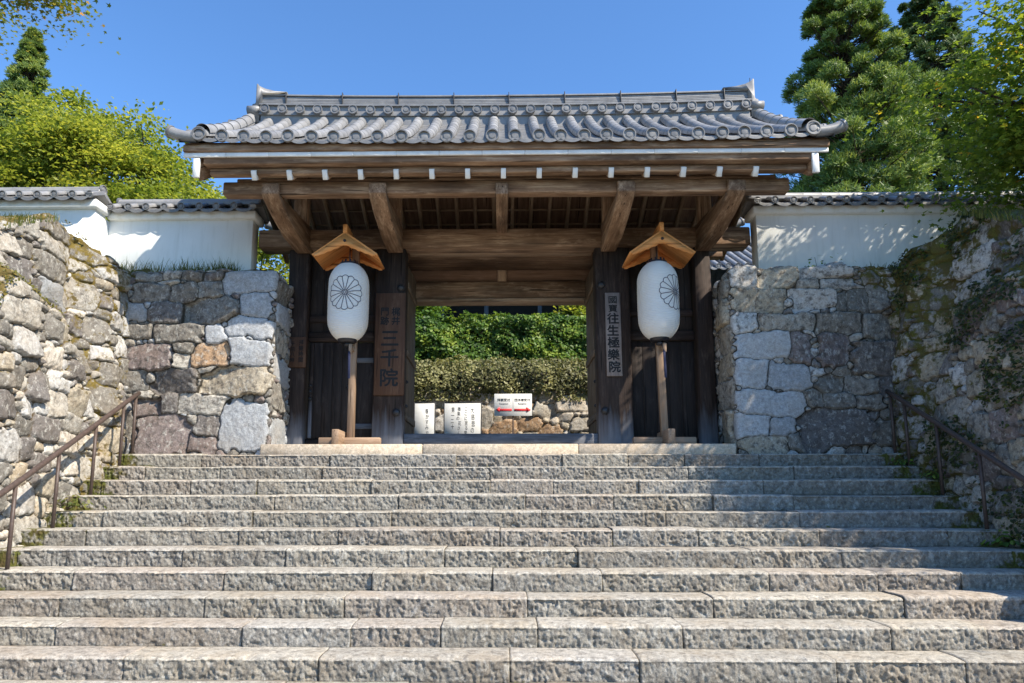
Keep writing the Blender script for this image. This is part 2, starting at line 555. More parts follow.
M['hedge_leaf'] = mk_leaf('hedge_leaf', [(0, (0.08, 0.085, 0.035)), (0.6, (0.20, 0.20, 0.085)), (1, (0.34, 0.33, 0.15))], trans=0.3)
M['ivy_leaf'] = mk_leaf('ivy_leaf', [(0, (0.035, 0.085, 0.015)), (0.6, (0.11, 0.2, 0.03)), (1, (0.26, 0.33, 0.05))], trans=0.35)
M['grass'] = mk_leaf('grass_blades', [(0, (0.05, 0.08, 0.015)), (0.6, (0.11, 0.13, 0.025)), (1, (0.24, 0.2, 0.07))], trans=0.35)
M['dark_creeper'] = mk_leaf('dark_creeper_leaf', [(0, (0.018, 0.03, 0.01)), (0.7, (0.05, 0.07, 0.015)), (1, (0.11, 0.12, 0.025))], trans=0.25)
M['moss_tuft'] = mk_leaf('moss_tufts', [(0, (0.06, 0.065, 0.012)), (0.6, (0.13, 0.12, 0.018)), (1, (0.22, 0.17, 0.04))], trans=0.25)
M['bark'] = plain('bark', (0.06, 0.045, 0.033), 0.95, 0.1, var=0.5, sc_=18, bump=0.8)

# ------------------------------------------------------------------ setting: ground
def terrain_z(x, y):
    x = np.asarray(x, float); y = np.asarray(y, float)
    z = np.full(np.broadcast(x, y).shape, -2.405)
    stair = np.clip(-2.405 + (y - 5.01) * 0.5 - 0.3, -2.405, -0.15)
    z = np.maximum(z, np.where(y > 5.15, stair, -2.405))
    ax = np.abs(x - 0.06)
    side = sstep(5.75, 5.95, ax)
    top = np.interp(y, [-40, 3.2, 5.3, 6.2, 6.7, 7.15, 7.6, 8.2, 9.0, 9.6, 11], [-2.405, -2.405, -0.7, -0.1, 0.8, 1.85, 2.32, 2.58, 2.76, 2.63, 2.63])
    z = z * (1 - side) + np.maximum(z, top) * side
    back = sstep(9.95, 10.05, y) * sstep(3.5, 3.62, ax)
    z = z * (1 - back) + 2.63 * back
    inner = (y > 10.3) & (ax < 3.55)
    z = np.where(inner, 0.075, z)
    rise = sstep(17.8, 19.2, y) * (1 - sstep(60, 200, y))
    z = np.where((y > 16.2), np.maximum(z, 0.075 + 3.7 * rise), z)
    return z
gx = np.unique(np.round(np.concatenate([-np.geomspace(7, 900, 26), np.linspace(-7, 7, 141), np.geomspace(7, 900, 26)]), 3))
gy = np.unique(np.round(np.concatenate([-np.geomspace(2, 900, 20), np.linspace(-2, 20, 180), np.geomspace(20, 900, 30)]), 3))
GX, GY = np.meshgrid(gx, gy, indexing='ij')
GZ = terrain_z(GX, GY)
o = mesh_obj('ground', np.stack([GX, GY, GZ], -1).reshape(-1, 3), grid_faces(len(gx), len(gy)), M['ground'], smooth=False)
tag(o, kind='structure')
px_, py_ = np.linspace(-14, 14, 30), np.linspace(-16.0, 3.4, 20)
PX, PY = np.meshgrid(px_, py_, indexing='ij')
o = mesh_obj('path', np.stack([PX, PY, np.full_like(PX, -2.390)], -1).reshape(-1, 3), grid_faces(30, 20), M['gravel'])  # unseen ground, widened and paled to bounce light under the eaves
tag(o, kind='structure')
px_, py_ = np.linspace(-5.2, 5.3, 30), np.linspace(3.41, 5.0, 20)
PX, PY = np.meshgrid(px_, py_, indexing='ij')
o = mesh_obj('forecourt', np.stack([PX, PY, np.full_like(PX, -2.390)], -1).reshape(-1, 3), grid_faces(30, 20), M['gravel'])
tag(o, kind='structure')
px_, py_ = np.linspace(-3.3, 3.3, 20), np.linspace(13.2, 15.9, 10)
PX, PY = np.meshgrid(px_, py_, indexing='ij')
o = mesh_obj('courtyard_path', np.stack([PX, PY, np.full_like(PX, 0.080)], -1).reshape(-1, 3), grid_faces(20, 10), M['gravel'])
tag(o, kind='structure')

# ------------------------------------------------------------------ stone staircase
R_, T_, D0 = 0.185, 0.3702, 5.753
STONE_TINTS = np.array([(0.36, 0.345, 0.315), (0.33, 0.32, 0.30), (0.40, 0.375, 0.33), (0.30, 0.285, 0.265), (0.36, 0.315, 0.29), (0.37, 0.36, 0.35), (0.33, 0.29, 0.265)])
stairs = thing('stone_staircase', (0.06, 5.01, -2.405), 'wide flight of rough grey granite steps leading up to the gate', 'stairs')
for i in range(-2, 11):
    z0 = (i - 10) * R_
    y0 = D0 + T_ * i
    xl, xr = -5.5, 5.62
    xs = np.arange(xl, xr, 0.0075)
    # joints between blocks
    js = [xl]
    x = xl + rng.uniform(0.3, 1.2)
    while x < xr:
        js.append(x); x += rng.uniform(0.75, 1.75)
    js = np.array(js)
    bid = np.clip(np.searchsorted(js, xs, side='right') - 1, 0, len(js) - 1)
    dj = np.min(np.abs(xs[:, None] - js[None, 1:]), axis=1)
    gr = 1 - sstep(0.002, 0.010, dj)                       # 1 in the joint
    boff = rng.normal(0, 0.011, len(js))[bid]; bz = rng.normal(0, 0.0055, len(js))[bid]
    btilt = rng.normal(0, 0.008, len(js))[bid] * (xs - js[bid])
    tin = (0.45 * STONE_TINTS[rng.integers(0, len(STONE_TINTS), len(js))] + 0.55 * np.array([0.375, 0.345, 0.285])) * rng.uniform(0.9, 1.08, (len(js), 1))
    wob = 0.014 * fbm(xs * 0.8, np.full_like(xs, i * 3.3), octv=3, seed=5)
    # profile: (dy, dz, riser weight, tread weight)
    prof = []
    for q in np.linspace(T_ + 0.06, 0.05, 9): prof.append((q, 0, 0, 1))
    for a in np.linspace(0, math.pi / 2, 5): prof.append((0.03 - 0.03 * math.sin(a), -0.022 + 0.022 * math.cos(a), 0.45 * math.sin(a), 0.6 * math.cos(a) + 0.35))
    for q in np.linspace(-0.032, -R_ - 0.02, 21): prof.append((0.0, q, 1, 0))
    prof = np.array(prof)
    X = np.repeat(xs[:, None], len(prof), 1)
    DY = np.repeat(prof[None, :, 0], len(xs), 0); DZ = np.repeat(prof[None, :, 1], len(xs), 0)
    rw = prof[None, :, 2]; tw = prof[None, :, 3]
    amp = rng.uniform(0.55, 1.5, len(js))[bid][:, None]; own = (bid * 7.7)[:, None] + 0 * X
    rough = fbm(X * 9 + own, DZ * 10 + i * 9, np.full_like(X, i), octv=5, seed=3, gain=0.62)
    chis = fbm(X * 26 + 8 * DZ + own, DZ * 18 + i * 7, octv=3, seed=8)
    belly = 0.003 * np.sin(np.clip(-DZ / R_, 0, 1) * math.pi)
    pick = np.abs(fbm(X * 19 + (rng.uniform(-14, 14, len(js))[bid])[:, None] * DZ + own, DZ * 8 + i * 4, octv=4, seed=31, gain=0.6))
    pit = fbm(X * 46 + own, DZ * 40 + i * 3, octv=3, seed=44, gain=0.7)
    grit = 0.009 * pit - 0.035 * np.maximum(0, np.abs(fbm(X * 22 + own, DZ * 19 + i, octv=3, seed=47)) - 0.2) * amp
    dyr = -(belly + 0.013 * rough * amp + 0.008 * chis - 0.012 * pick * amp + grit - 0.004) * rw
    edge_chip = 0.034 * np.maximum(0, fbm(X[:, :1] * 9, X[:, :1] * 0 + i * 5, octv=5, seed=21, gain=0.65) - 0.05)
    Y = y0 + DY + dyr + (boff + btilt + wob)[:, None] * np.minimum(1, rw + tw) + gr[:, None] * 0.018 * rw
    Z = z0 + DZ + tw * (bz[:, None] + 0.006 * fbm(X * 3, Y * 4, octv=4, seed=9) - edge_chip * (DY < 0.06)) - gr[:, None] * 0.012 * tw
    Z = Z - 0.010 * tw * np.clip(1 - DY / 0.12, 0, 1)
    V = np.stack([X, Y, Z], -1).reshape(-1, 3)
    wear_light = 1.22 - 0.50 * sstep(0.3, 0.9, rw) + 0 * X                 # treads scuffed pale; sun on treads and shade on risers also tinted in
    tint = (np.repeat(tin[bid][:, None, :], len(prof), 1) * wear_light[:, :, None]).reshape(-1, 3)
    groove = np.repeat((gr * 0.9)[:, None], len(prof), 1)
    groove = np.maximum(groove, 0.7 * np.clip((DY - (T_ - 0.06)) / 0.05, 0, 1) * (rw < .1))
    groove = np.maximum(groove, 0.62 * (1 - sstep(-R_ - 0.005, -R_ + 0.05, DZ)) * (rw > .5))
    edge = np.minimum(np.abs(X + 5.1), np.abs(X - 5.25))
    mossv = 0.18 + 0.55 * (1 - sstep(0.0, 0.5, edge)) - 0.10 * (rw < .5)
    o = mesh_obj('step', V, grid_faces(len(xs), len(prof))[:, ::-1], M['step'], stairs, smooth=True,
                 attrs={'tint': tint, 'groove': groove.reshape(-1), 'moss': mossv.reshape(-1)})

# (rubble walls)
# ------------------------------------------------------------------ rubble walls as real relief
TINT = {'b': (0.40, 0.415, 0.43), 't': (0.40, 0.35, 0.27), 'g': (0.215, 0.20, 0.175), 'd': (0.18, 0.165, 0.155), 'p': (0.20, 0.165, 0.155),
        'l': (0.38, 0.355, 0.31), 'o': (0.37, 0.25, 0.155), 'w': (0.47, 0.46, 0.44), 'D': (0.13, 0.12, 0.115), 's': (0.52, 0.47, 0.40), 'r': (0.40, 0.30, 0.22)}
def fill_stones(stones, u0, u1, v0, v1, n, lo, hi, codes, seed, tries=4000, asp=(1.1, 1.9)):
    r = np.random.default_rng(seed)
    S = [tuple(s) for s in stones]
    sizes = np.sort(r.uniform(0, 1, n) ** 2.0)[::-1] * (hi - lo) + lo
    arr = np.array([s[:4] for s in S], float) if S else np.zeros((0, 4))
    for sz in sizes:
        for _ in range(60):
            u = r.uniform(u0, u1); v = r.uniform(v0, v1)
            a = sz * r.uniform(*asp) / 2 ** 0.5 / 2 * 1.2; b = sz / 2 * r.uniform(0.7, 1.0)
            if len(arr):
                du = np.abs(arr[:, 0] - u); dv = np.abs(arr[:, 1] - v)
                if np.any((du < (arr[:, 2] + a) * 0.86) & (dv < (arr[:, 3] + b) * 0.86)):
                    continue
            S.append((u, v, a, b, codes[r.integers(len(codes))]))
            arr = np.array([s[:4] for s in S], float)
            break
    return S

def relief(U, Vv, stones, seed, bulge=0.05, groove_w=0.013, warp=0.045):
    """height, groove, tint over a (u,v) grid of stones (cu, cv, half a, half b, tint code)"""
    r = np.random.default_rng(seed)
    S = np.array([s[:4] for s in stones], float)
    tints = np.array([TINT[s[4]] for s in stones]) * r.uniform(0.85, 1.15, (len(stones), 1))
    wu = U + warp * fbm(U * 5, Vv * 5, octv=5, seed=seed + 1, gain=0.62)
    wv = Vv + warp * fbm(U * 5 + 9, Vv * 5 + 4, octv=5, seed=seed + 2, gain=0.62)
    f1 = np.full(U.shape, 1e9); f2 = np.full(U.shape, 1e9); cid = np.zeros(U.shape, int)
    ang = r.normal(0, 0.07, len(S))
    for k, (cu, cv, a, b) in enumerate(S):
        R = 3.2 * max(a, b) + 0.25
        m = (np.abs(wu - cu) < R) & (np.abs(wv - cv) < R)
        if not m.any(): continue
        du, dv = wu[m] - cu, wv[m] - cv
        ca, sa = math.cos(ang[k]), math.sin(ang[k])
        du, dv = du * ca + dv * sa, -du * sa + dv * ca
        p = 4.6
        q = ((np.abs(du) / a) ** p + (np.abs(dv) / b) ** p) ** (1 / p)
        d = (q - 1) * min(a, b)                          # roughly metric distance to the stone's rim
        g1, g2, gc_ = f1[m], f2[m], cid[m]
        new1 = d < g1
        g2 = np.where(new1, g1, np.minimum(g2, d))
        gc_ = np.where(new1, k, gc_); g1 = np.where(new1, d, g1)
        f1[m], f2[m], cid[m] = g1, g2, gc_
    e = (f2 - f1) / 2
    e = np.minimum(e, 0.10 - f1 * 0.6)                  # far from any stone: a deep hole
    h = sstep(-0.004, groove_w * 1.5, e)
    size = np.minimum(S[:, 2], S[:, 3])[cid]
    cush = sstep(0, 1, np.clip(e / (size * 0.9 + 1e-3), 0, 1))
    dress = np.array([0.3 if q[4] == 'b' else 1.0 for q in stones])[cid]
    offs = dress * r.normal(0, 0.014, len(S))[cid]
    tu = r.normal(0, 0.15, len(S))[cid]; tv = r.normal(0, 0.15, len(S))[cid]
    hh = h * (bulge * (0.78 + 0.22 * cush) + offs + dress * tu * (U - S[cid, 0]) + dress * tv * (Vv - S[cid, 1]))
    hh = hh + h * dress * (0.020 * fbm(U * 8, Vv * 8, cid * 3.7, octv=5, seed=seed + 5, gain=0.62)
                   + 0.012 * (np.abs(fbm(U * 5, Vv * 5, cid * 1.3, octv=2, seed=seed + 6)) - 0.2)
                   + 0.016 * (np.round(2.5 * fbm(U * 3.5, Vv * 3.5, cid * 2.1, octv=3, seed=seed + 9)) / 2.5))
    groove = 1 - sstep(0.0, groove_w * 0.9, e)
    return hh, groove, tints[cid], (dress < 0.5) * 1.0 * h

def stone_wall(name, plan, zb, ztop, stones, mat, label, seed, loc, mossf, res=0.0125, fold=0.35, lean=None, bulge=0.05, group=None, cat='stone wall'):
    """plan: polyline of (x,y) with u=0 at its start, outside on its right-hand side; relief unrolled round corners and over the top"""
    P = np.asarray(plan, float)
    seg = np.linalg.norm(np.diff(P, axis=0), axis=1); acc = np.concatenate([[0], np.cumsum(seg)])
    us = np.arange(0, acc[-1], res)
    # smooth normals near plan corners
    d = np.diff(P, axis=0) / seg[:, None]
    nseg = np.stack([d[:, 1], -d[:, 0]], 1)
    si = np.clip(np.searchsorted(acc, us, side='right') - 1, 0, len(seg) - 1)
    base = P[si] + d[si] * (us - acc[si])[:, None]
    nr = nseg[si].copy()
    for k in range(1, len(seg)):
        wgt = np.clip(0.5 + (us - acc[k]) / 0.07, 0, 1)
        m = (us > acc[k] - 0.035) & (us < acc[k] + 0.035)
        nr[m] = unit((1 - wgt[m])[:, None] * nseg[k - 1] + wgt[m][:, None] * nseg[k])
        cut = 0.035 - np.abs(us - acc[k]); mm = cut > 0                # round the corner
        base[mm] -= nr[mm] * (cut[mm] * 0.45)[:, None]
    H = np.array([ztop(b[0], b[1]) for b in base]) if callable(ztop) else np.full(len(us), ztop)
    ZB = np.array([zb(b[0], b[1]) for b in base]) if callable(zb) else np.full(len(us), zb)
    Hm = (H - ZB).max()
    nv = int((Hm) / res) + 1
    nf = int(fold / (res * 1.6))
    tv_ = np.linspace(0, 1, nv)
    Zg = ZB[:, None] + tv_[None, :] * (H - ZB)[:, None]
    Ug = np.repeat(us[:, None], nv + nf, 1)
    fo = np.concatenate([np.zeros(nv), np.arange(1, nf + 1) * res * 1.6])
    Zw = np.concatenate([Zg, np.repeat(H[:, None], nf, 1)], 1)
    Vu = Zw + fo[None, :]
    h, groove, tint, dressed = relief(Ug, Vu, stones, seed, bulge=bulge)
    for k in range(1, len(seg)):                          # dressed arris at a plan corner
        wc = np.exp(-((us - acc[k]) / 0.10) ** 2)[:, None]
        h = h * (1 - wc) + wc * (0.85 * bulge * (1 - 0.8 * groove))
    ins = fo[None, :] + (lean(base[:, 0], base[:, 1], Zw) if lean else 0)
    up = sstep(-0.03, 0.03, Vu - H[:, None])
    cornercut = 0.05 * np.exp(-((Vu - H[:, None]) / 0.05) ** 2)
    outw = h * (1 - up) - ins - cornercut * 0.5
    X = base[:, 0][:, None] + nr[:, 0][:, None] * outw
    Y = base[:, 1][:, None] + nr[:, 1][:, None] * outw
    Z = Zw + h * up - 0.05 * up - cornercut * 0.3
    V = np.stack([X, Y, Z], -1).reshape(-1, 3)
    mossv = mossf(X, Y, Z, up)
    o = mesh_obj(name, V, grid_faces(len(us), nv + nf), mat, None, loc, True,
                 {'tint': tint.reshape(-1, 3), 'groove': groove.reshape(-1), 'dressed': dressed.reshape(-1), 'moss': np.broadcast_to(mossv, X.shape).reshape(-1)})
    return tag(o, label, cat, group)

SC = 3.2526                                               # pier stones, read off the photograph as (cx, cy, w, h, tint) and turned into metres
def pier_stones(lst, x0px, y0px, corner_px, left):
    out = []
    for cx_, cy_, w_, h_, c in lst:
        X = x0px + cx_ / SC; Yp = y0px + cy_ / SC
        k = 9.75 / 700 * 1.038
        z = 0.03 + (452 - Yp) * k * 1.0
        out.append(((X - corner_px) * k, z, w_ / SC * k / 2 * 0.97, h_ / SC * k / 2 * 0.97, c))
    return out
LP = [(490, 95, 180, 80, 'b'), (515, 175, 105, 80, 'b'), (500, 252, 165, 65, 'b'), (508, 335, 140, 88, 'b'), (460, 425, 235, 90, 't'), (490, 575, 160, 165, 'b'),
      (165, 135, 120, 65, 'g'), (275, 140, 95, 70, 'g'), (360, 125, 80, 60, 'g'), (120, 200, 65, 60, 'b'), (222, 200, 118, 70, 'd'), (370, 195, 190, 88, 'g'),
      (140, 265, 85, 52, 'g'), (265, 270, 170, 65, 'g'), (385, 270, 60, 55, 'b'), (165, 350, 180, 92, 'p'), (285, 320, 70, 32, 'g'), (280, 365, 60, 52, 'l'),
      (375, 345, 122, 76, 'o'), (125, 425, 100, 70, 'g'), (270, 425, 150, 82, 'd'), (370, 390, 55, 27, 'l'), (180, 510, 90, 60, 'p'), (250, 500, 55, 60, 'd'),
      (355, 505, 155, 62, 'l'), (240, 600, 162, 132, 'p'), (380, 570, 82, 75, 'd'), (365, 630, 88, 55, 'p'), (325, 550, 42, 26, 'l'), (110, 575, 65, 120, 'g'),
      (165, 470, 52, 26, 'l'), (300, 80, 75, 30, 'g'), (220, 100, 62, 18, 'l'), (150, 85, 90, 34, 'g'), (370, 80, 70, 30, 'd'), (60, 300, 60, 90, 'd'), (60, 420, 50, 90, 'g'), (50, 150, 70, 90, 'g'), (50, 520, 60, 90, 'd')]
ls = pier_stones(LP, 100, 250, 275, True)
WL = 2.60
LP_front = [(u + WL, v, a, b, c) for (u, v, a, b, c) in ls]
LP_side = [(WL + 0.42, 0.30, 0.36, 0.26, 'b'), (WL + 0.36, 0.86, 0.30, 0.2, 'g'), (WL + 0.45, 1.28, 0.38, 0.18, 'b'), (WL + 0.33, 1.68, 0.28, 0.17, 'l'), (WL + 0.42, 2.08, 0.36, 0.17, 'b'), (WL + 0.38, 2.44, 0.32, 0.16, 'g')]
st = fill_stones(LP_front + LP_side, 0, WL + 1.6, 0, 3.0, 260, 0.05, 0.2, 'ggdlpb', 3)
def pier_moss_l(X, Y, Z, up):
    return -0.15 + 0.45 * up + 0.45 * sstep(-4.6, -5.6, X) * sstep(0.8, 2.6, Z) + 0.35 * sstep(2.35, 2.65, Z)
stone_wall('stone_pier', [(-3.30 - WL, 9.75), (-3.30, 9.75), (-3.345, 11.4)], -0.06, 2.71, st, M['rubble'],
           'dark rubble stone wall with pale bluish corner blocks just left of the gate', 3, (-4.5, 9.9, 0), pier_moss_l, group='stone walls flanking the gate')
RP = [(120, 90, 90, 80, 'w'), (235, 90, 128, 80, 't'), (380, 75, 160, 50, 'w'), (320, 115, 80, 30, 'l'), (420, 118, 112, 35, 'w'), (165, 170, 168, 80, 't'), (340, 165, 150, 66, 'w'),
      (430, 180, 30, 62, 'g'), (480, 180, 70, 72, 'g'), (540, 165, 55, 90, 'g'), (115, 243, 82, 62, 'w'), (250, 245, 182, 56, 'l'), (415, 245, 150, 72, 'g'), (540, 260, 112, 82, 'g'),
      (172, 318, 185, 86, 'b'), (290, 330, 60, 112, 'p'), (390, 330, 92, 130, 'p'), (520, 360, 152, 112, 'd'), (132, 410, 102, 102, 'b'), (245, 420, 132, 86, 'b'), (335, 407, 40, 32, 'w'),
      (375, 445, 82, 52, 'g'), (470, 450, 112, 52, 'g'), (565, 450, 85, 70, 'd'), (180, 503, 228, 82, 'b'), (320, 493, 52, 56, 'g'), (400, 497, 92, 46, 'g'), (492, 500, 82, 46, 'g'),
      (112, 575, 142, 76, 'b'), (215, 575, 92, 62, 'b'), (380, 582, 232, 120, 'D'), (535, 600, 62, 92, 'g'), (600, 580, 70, 110, 'd'), (160, 632, 142, 46, 't'), (250, 620, 40, 60, 'g'), (620, 330, 60, 90, 'd'), (620, 220, 50, 80, 'g')]
WS = 1.65
rs = [(u + WS, v, a, b, c) for (u, v, a, b, c) in pier_stones(RP, 710, 250, 735, False)]
RS = [(WS - 0.42, 0.34, 0.36, 0.3, 't'), (WS - 0.36, 0.86, 0.30, 0.2, 'l'), (WS - 0.45, 1.28, 0.38, 0.18, 't'), (WS - 0.33, 1.68, 0.28, 0.17, 'l'), (WS - 0.42, 2.08, 0.36, 0.17, 't'), (WS - 0.38, 2.44, 0.32, 0.16, 'l')]
st = fill_stones(rs + RS, 0, WS + 2.6, 0, 3.0, 260, 0.05, 0.2, 'ggdlww', 5)
def pier_moss_r(X, Y, Z, up):
    return -0.12 + 0.45 * up + 0.5 * sstep(4.5, 5.5, X) * sstep(0.2, 2.6, Z) + 0.3 * sstep(4.3, 5.2, X) * sstep(2.0, 2.65, Z)
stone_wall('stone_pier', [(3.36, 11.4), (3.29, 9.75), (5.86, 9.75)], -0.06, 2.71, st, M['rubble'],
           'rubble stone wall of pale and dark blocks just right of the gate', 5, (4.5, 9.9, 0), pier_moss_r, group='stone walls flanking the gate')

# walls along the stairs: from the corner towards the camera
def side_top(x, y):
    return np.interp(y, [3.5, 5.3, 6.2, 6.7, 7.15, 7.6, 8.0, 8.55, 8.8, 9.2, 9.8], [-0.9, -0.45, 0.2, 1.1, 2.2, 2.54, 2.75, 3.02, 3.0, 2.80, 2.68]) + 0.04 * float(fbm(np.array([y * 5.0]), np.array([x]), octv=2, seed=2)[0])
def side_base(x, y):
    return max(-2.5, -2.405 + (y - 5.01) * 0.5 - 0.35)
def side_lean(xb, y, z):
    """the face leans back; below a sloping ledge the stones stand further out"""
    yy = y[:, None]
    ledge = np.interp(yy, [3.5, 5.5, 6.6, 7.4, 8.3, 8.8, 9.2], [-1.3, -0.8, 0.6, 1.98, 1.71, 0.87, 0.0])
    k = sstep(-0.16, 0.05, z - ledge)
    fade = np.interp(yy, [6.5, 8.9, 9.3], [1.0, 1.0, 0.0])
    return 0.30 * k * fade + 0.07 * np.clip(z + 1.0, 0, 4) - 0.02
def ledge_up(Y, Z):
    ledge = np.interp(Y, [3.5, 5.5, 6.6, 7.4, 8.3, 8.8, 9.2], [-1.3, -0.8, 0.6, 1.98, 1.71, 0.87, 0.0])
    return np.exp(-((Z - ledge + 0.03) / 0.10) ** 2) * np.interp(Y, [8.5, 9.0], [1, 0])
YL0, YL1 = 3.6, 9.85
big = [(YL1 - 8.62, 2.88, 0.30, 0.14, 'g'), (YL1 - 8.55, 2.60, 0.34, 0.13, 'l'), (YL1 - 8.45, 2.30, 0.33, 0.16, 'g'), (YL1 - 8.5, 1.98, 0.28, 0.13, 'b')]
st = fill_stones([((YL1 - YL0) - u, v, a, b, c) for (u, v, a, b, c) in big], 0, YL1 - YL0 + .1, -2.6, 3.3, 1000, 0.06, 0.42, 'slgltwwggd', 21, asp=(0.8, 1.5))
def moss_l(X, Y, Z, up):
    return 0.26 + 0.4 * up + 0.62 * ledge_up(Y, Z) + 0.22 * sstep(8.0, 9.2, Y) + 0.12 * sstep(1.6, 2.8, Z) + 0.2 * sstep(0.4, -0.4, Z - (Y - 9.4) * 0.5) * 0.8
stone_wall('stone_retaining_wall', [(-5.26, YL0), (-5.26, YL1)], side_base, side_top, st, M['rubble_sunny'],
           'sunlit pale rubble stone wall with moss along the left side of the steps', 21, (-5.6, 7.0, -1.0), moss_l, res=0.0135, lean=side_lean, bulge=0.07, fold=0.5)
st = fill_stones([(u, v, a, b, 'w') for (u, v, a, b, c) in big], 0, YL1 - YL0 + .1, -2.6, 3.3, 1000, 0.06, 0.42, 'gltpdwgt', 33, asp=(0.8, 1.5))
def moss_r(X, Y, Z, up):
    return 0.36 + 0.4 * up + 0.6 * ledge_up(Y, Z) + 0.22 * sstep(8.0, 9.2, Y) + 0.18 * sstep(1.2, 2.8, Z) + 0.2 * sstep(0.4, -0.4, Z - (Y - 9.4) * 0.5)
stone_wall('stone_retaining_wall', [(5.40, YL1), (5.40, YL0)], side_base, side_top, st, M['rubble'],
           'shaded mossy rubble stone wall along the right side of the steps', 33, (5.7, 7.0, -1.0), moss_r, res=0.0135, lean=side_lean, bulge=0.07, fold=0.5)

# ------------------------------------------------------------------ platform under the gate
plat = thing('stone_platform', (0, 10.4, 0), 'low platform of smooth pale stone slabs under the gate', 'platform')
xs_ = [-3.36, -1.1, 1.05, 3.21]
for k in range(3):
    mb = MB(); mb.box(xs_[k] + 0.004, xs_[k + 1] - 0.004, 9.65, 10.06, -0.05, 0.142, 0, 0.012)
    V = np.concatenate(mb.V)
    oo = mb.build('edge_stone', M['curb'], plat)
    for nm, val in (('tint', np.tile((0.56, 0.47, 0.36), (len(V), 1)) * rng.uniform(0.95, 1.05)),):
        a = oo.data.attributes.new(nm, 'FLOAT_VECTOR', 'POINT'); a.data.foreach_set('vector', val.astype(np.float32).reshape(-1))
mb = MB(); mb.box(-3.25, 3.2, 10.064, 13.2, -0.05, 0.138, 0, 0.01)
oo = mb.build('paving', M['curb'], plat)
a = oo.data.attributes.new('tint', 'FLOAT_VECTOR', 'POINT'); a.data.foreach_set('vector', np.tile((0.36, 0.33, 0.28), (len(oo.data.vertices), 1)).astype(np.float32).reshape(-1))

def refit(x, y, z):  # older coordinates adjusted to the moved horizon
    return (1.0115 * x, y, 1.0225 * z + 0.0745 * (y - 9.46))
# ------------------------------------------------------------------ tile roofs
def half_tube(path, r, n=11, seg=0.30, step=0.0025, lift=0.0, up=(0, 0, 1), full=False):
    """barrel tile row along a path (m,3): half cylinder, slightly tapering per tile so the joints show"""
    path = np.asarray(path, float)
    d = np.concatenate([[0], np.cumsum(np.linalg.norm(np.diff(path, axis=0), axis=1))])
    L = d[-1]; ss = []
    k = 0
    while k * seg < L - 1e-6:
        a, b = k * seg, min((k + 1) * seg, L)
        ss += [(a + 1e-4, r + step), (a + 0.012, r + step), (a + 0.02, r), (b - 1e-4, r - step * 0.3)]
        k += 1
    s = np.array([q[0] for q in ss]); rr = np.array([q[1] for q in ss])
    P = np.stack([np.interp(s, d, path[:, j]) for j in range(3)], 1)
    T = unit(np.gradient(P, axis=0) + 1e-9)
    t0 = unit(path[-1] - path[0]); side = unit(np.cross(t0, np.asarray(up, float)))
    ang = np.linspace(-0.15, math.pi + 0.15, n) if not full else np.linspace(0, 2 * math.pi, n)
    V = []
    for q in range(len(P)):
        nn = unit(np.cross(side, T[q]))
        V.append(P[q] + rr[q] * (np.cos(ang)[:, None] * side + np.sin(ang)[:, None] * nn))
    V = np.concatenate(V)
    GF = grid_faces(len(P), n)
    f0 = GF[(n - 1) // 2]
    if np.dot(np.cross(V[f0[1]] - V[f0[0]], V[f0[2]] - V[f0[1]]), V[f0].mean(0) - P[0]) < 0:
        GF = GF[:, ::-1]
    return V, [f for f in GF], np.repeat(0.45 + 0.55 * _hash(np.floor(s / seg), np.full_like(s, round(P[0, 0] * 50)), np.full_like(s, round(P[0, 1] * 50))), n)

class RB:
    def __init__(self): self.V, self.F, self.A, self.n = [], [], [], 0
    def sheet(self, V, F, d):
        """an open sheet whose faces should look along d"""
        V = np.asarray(V, float); f = F[len(F) // 2]
        if np.dot(np.cross(V[f[1]] - V[f[0]], V[f[2]] - V[f[1]]), np.asarray(d, float)) < 0:
            F = [np.asarray(q)[::-1] for q in F]
        self.add(V, F, np.full(len(V), rng.uniform(0.0, 0.25)))  # pans darkened in colour to stand for shade between barrels
    def add(self, V, F, A=None):
        self.V.append(np.asarray(V, float)); self.F += [np.asarray(f) + self.n for f in F]
        self.A.append(np.full(len(V), rng.uniform(0.2, 0.8)) if A is None else A); self.n += len(V)
    def mb(self, mb):
        off = 0
        V = np.concatenate(mb.V)
        self.add(V, mb.F)
    def disc(self, c, ax, r, depth=0.03, boss=True):
        ax = unit(np.asarray(ax, float))
        prof = [(r, -depth), (r, 0.0), (r * 0.97, 0.006), (r * 0.84, 0.006), (r * 0.80, -0.006), (r * 0.52, -0.007), (r * 0.46, 0.002), (r * 0.2, 0.004)] if boss else [(r, -depth), (r, 0)]
        m = MB(); m.lathe(prof, c, 18, ax); self.add(np.concatenate(m.V), m.F, np.full(m.n, rng.uniform(0.0, 0.35)))  # end discs darkened for staining and for shade on their faces
    def build(self, name, mat, parent, smooth=True):
        by = {}
        for f in self.F: by.setdefault(len(f), []).append(f)
        o = mesh_obj(name, np.concatenate(self.V), [np.array(v) for v in by.values()], mat, parent, None, smooth, {'tv': np.concatenate(self.A)})
        try:
            o.data.set_sharp_from_angle(angle=math.radians(40))
        except Exception:
            pass
        return o

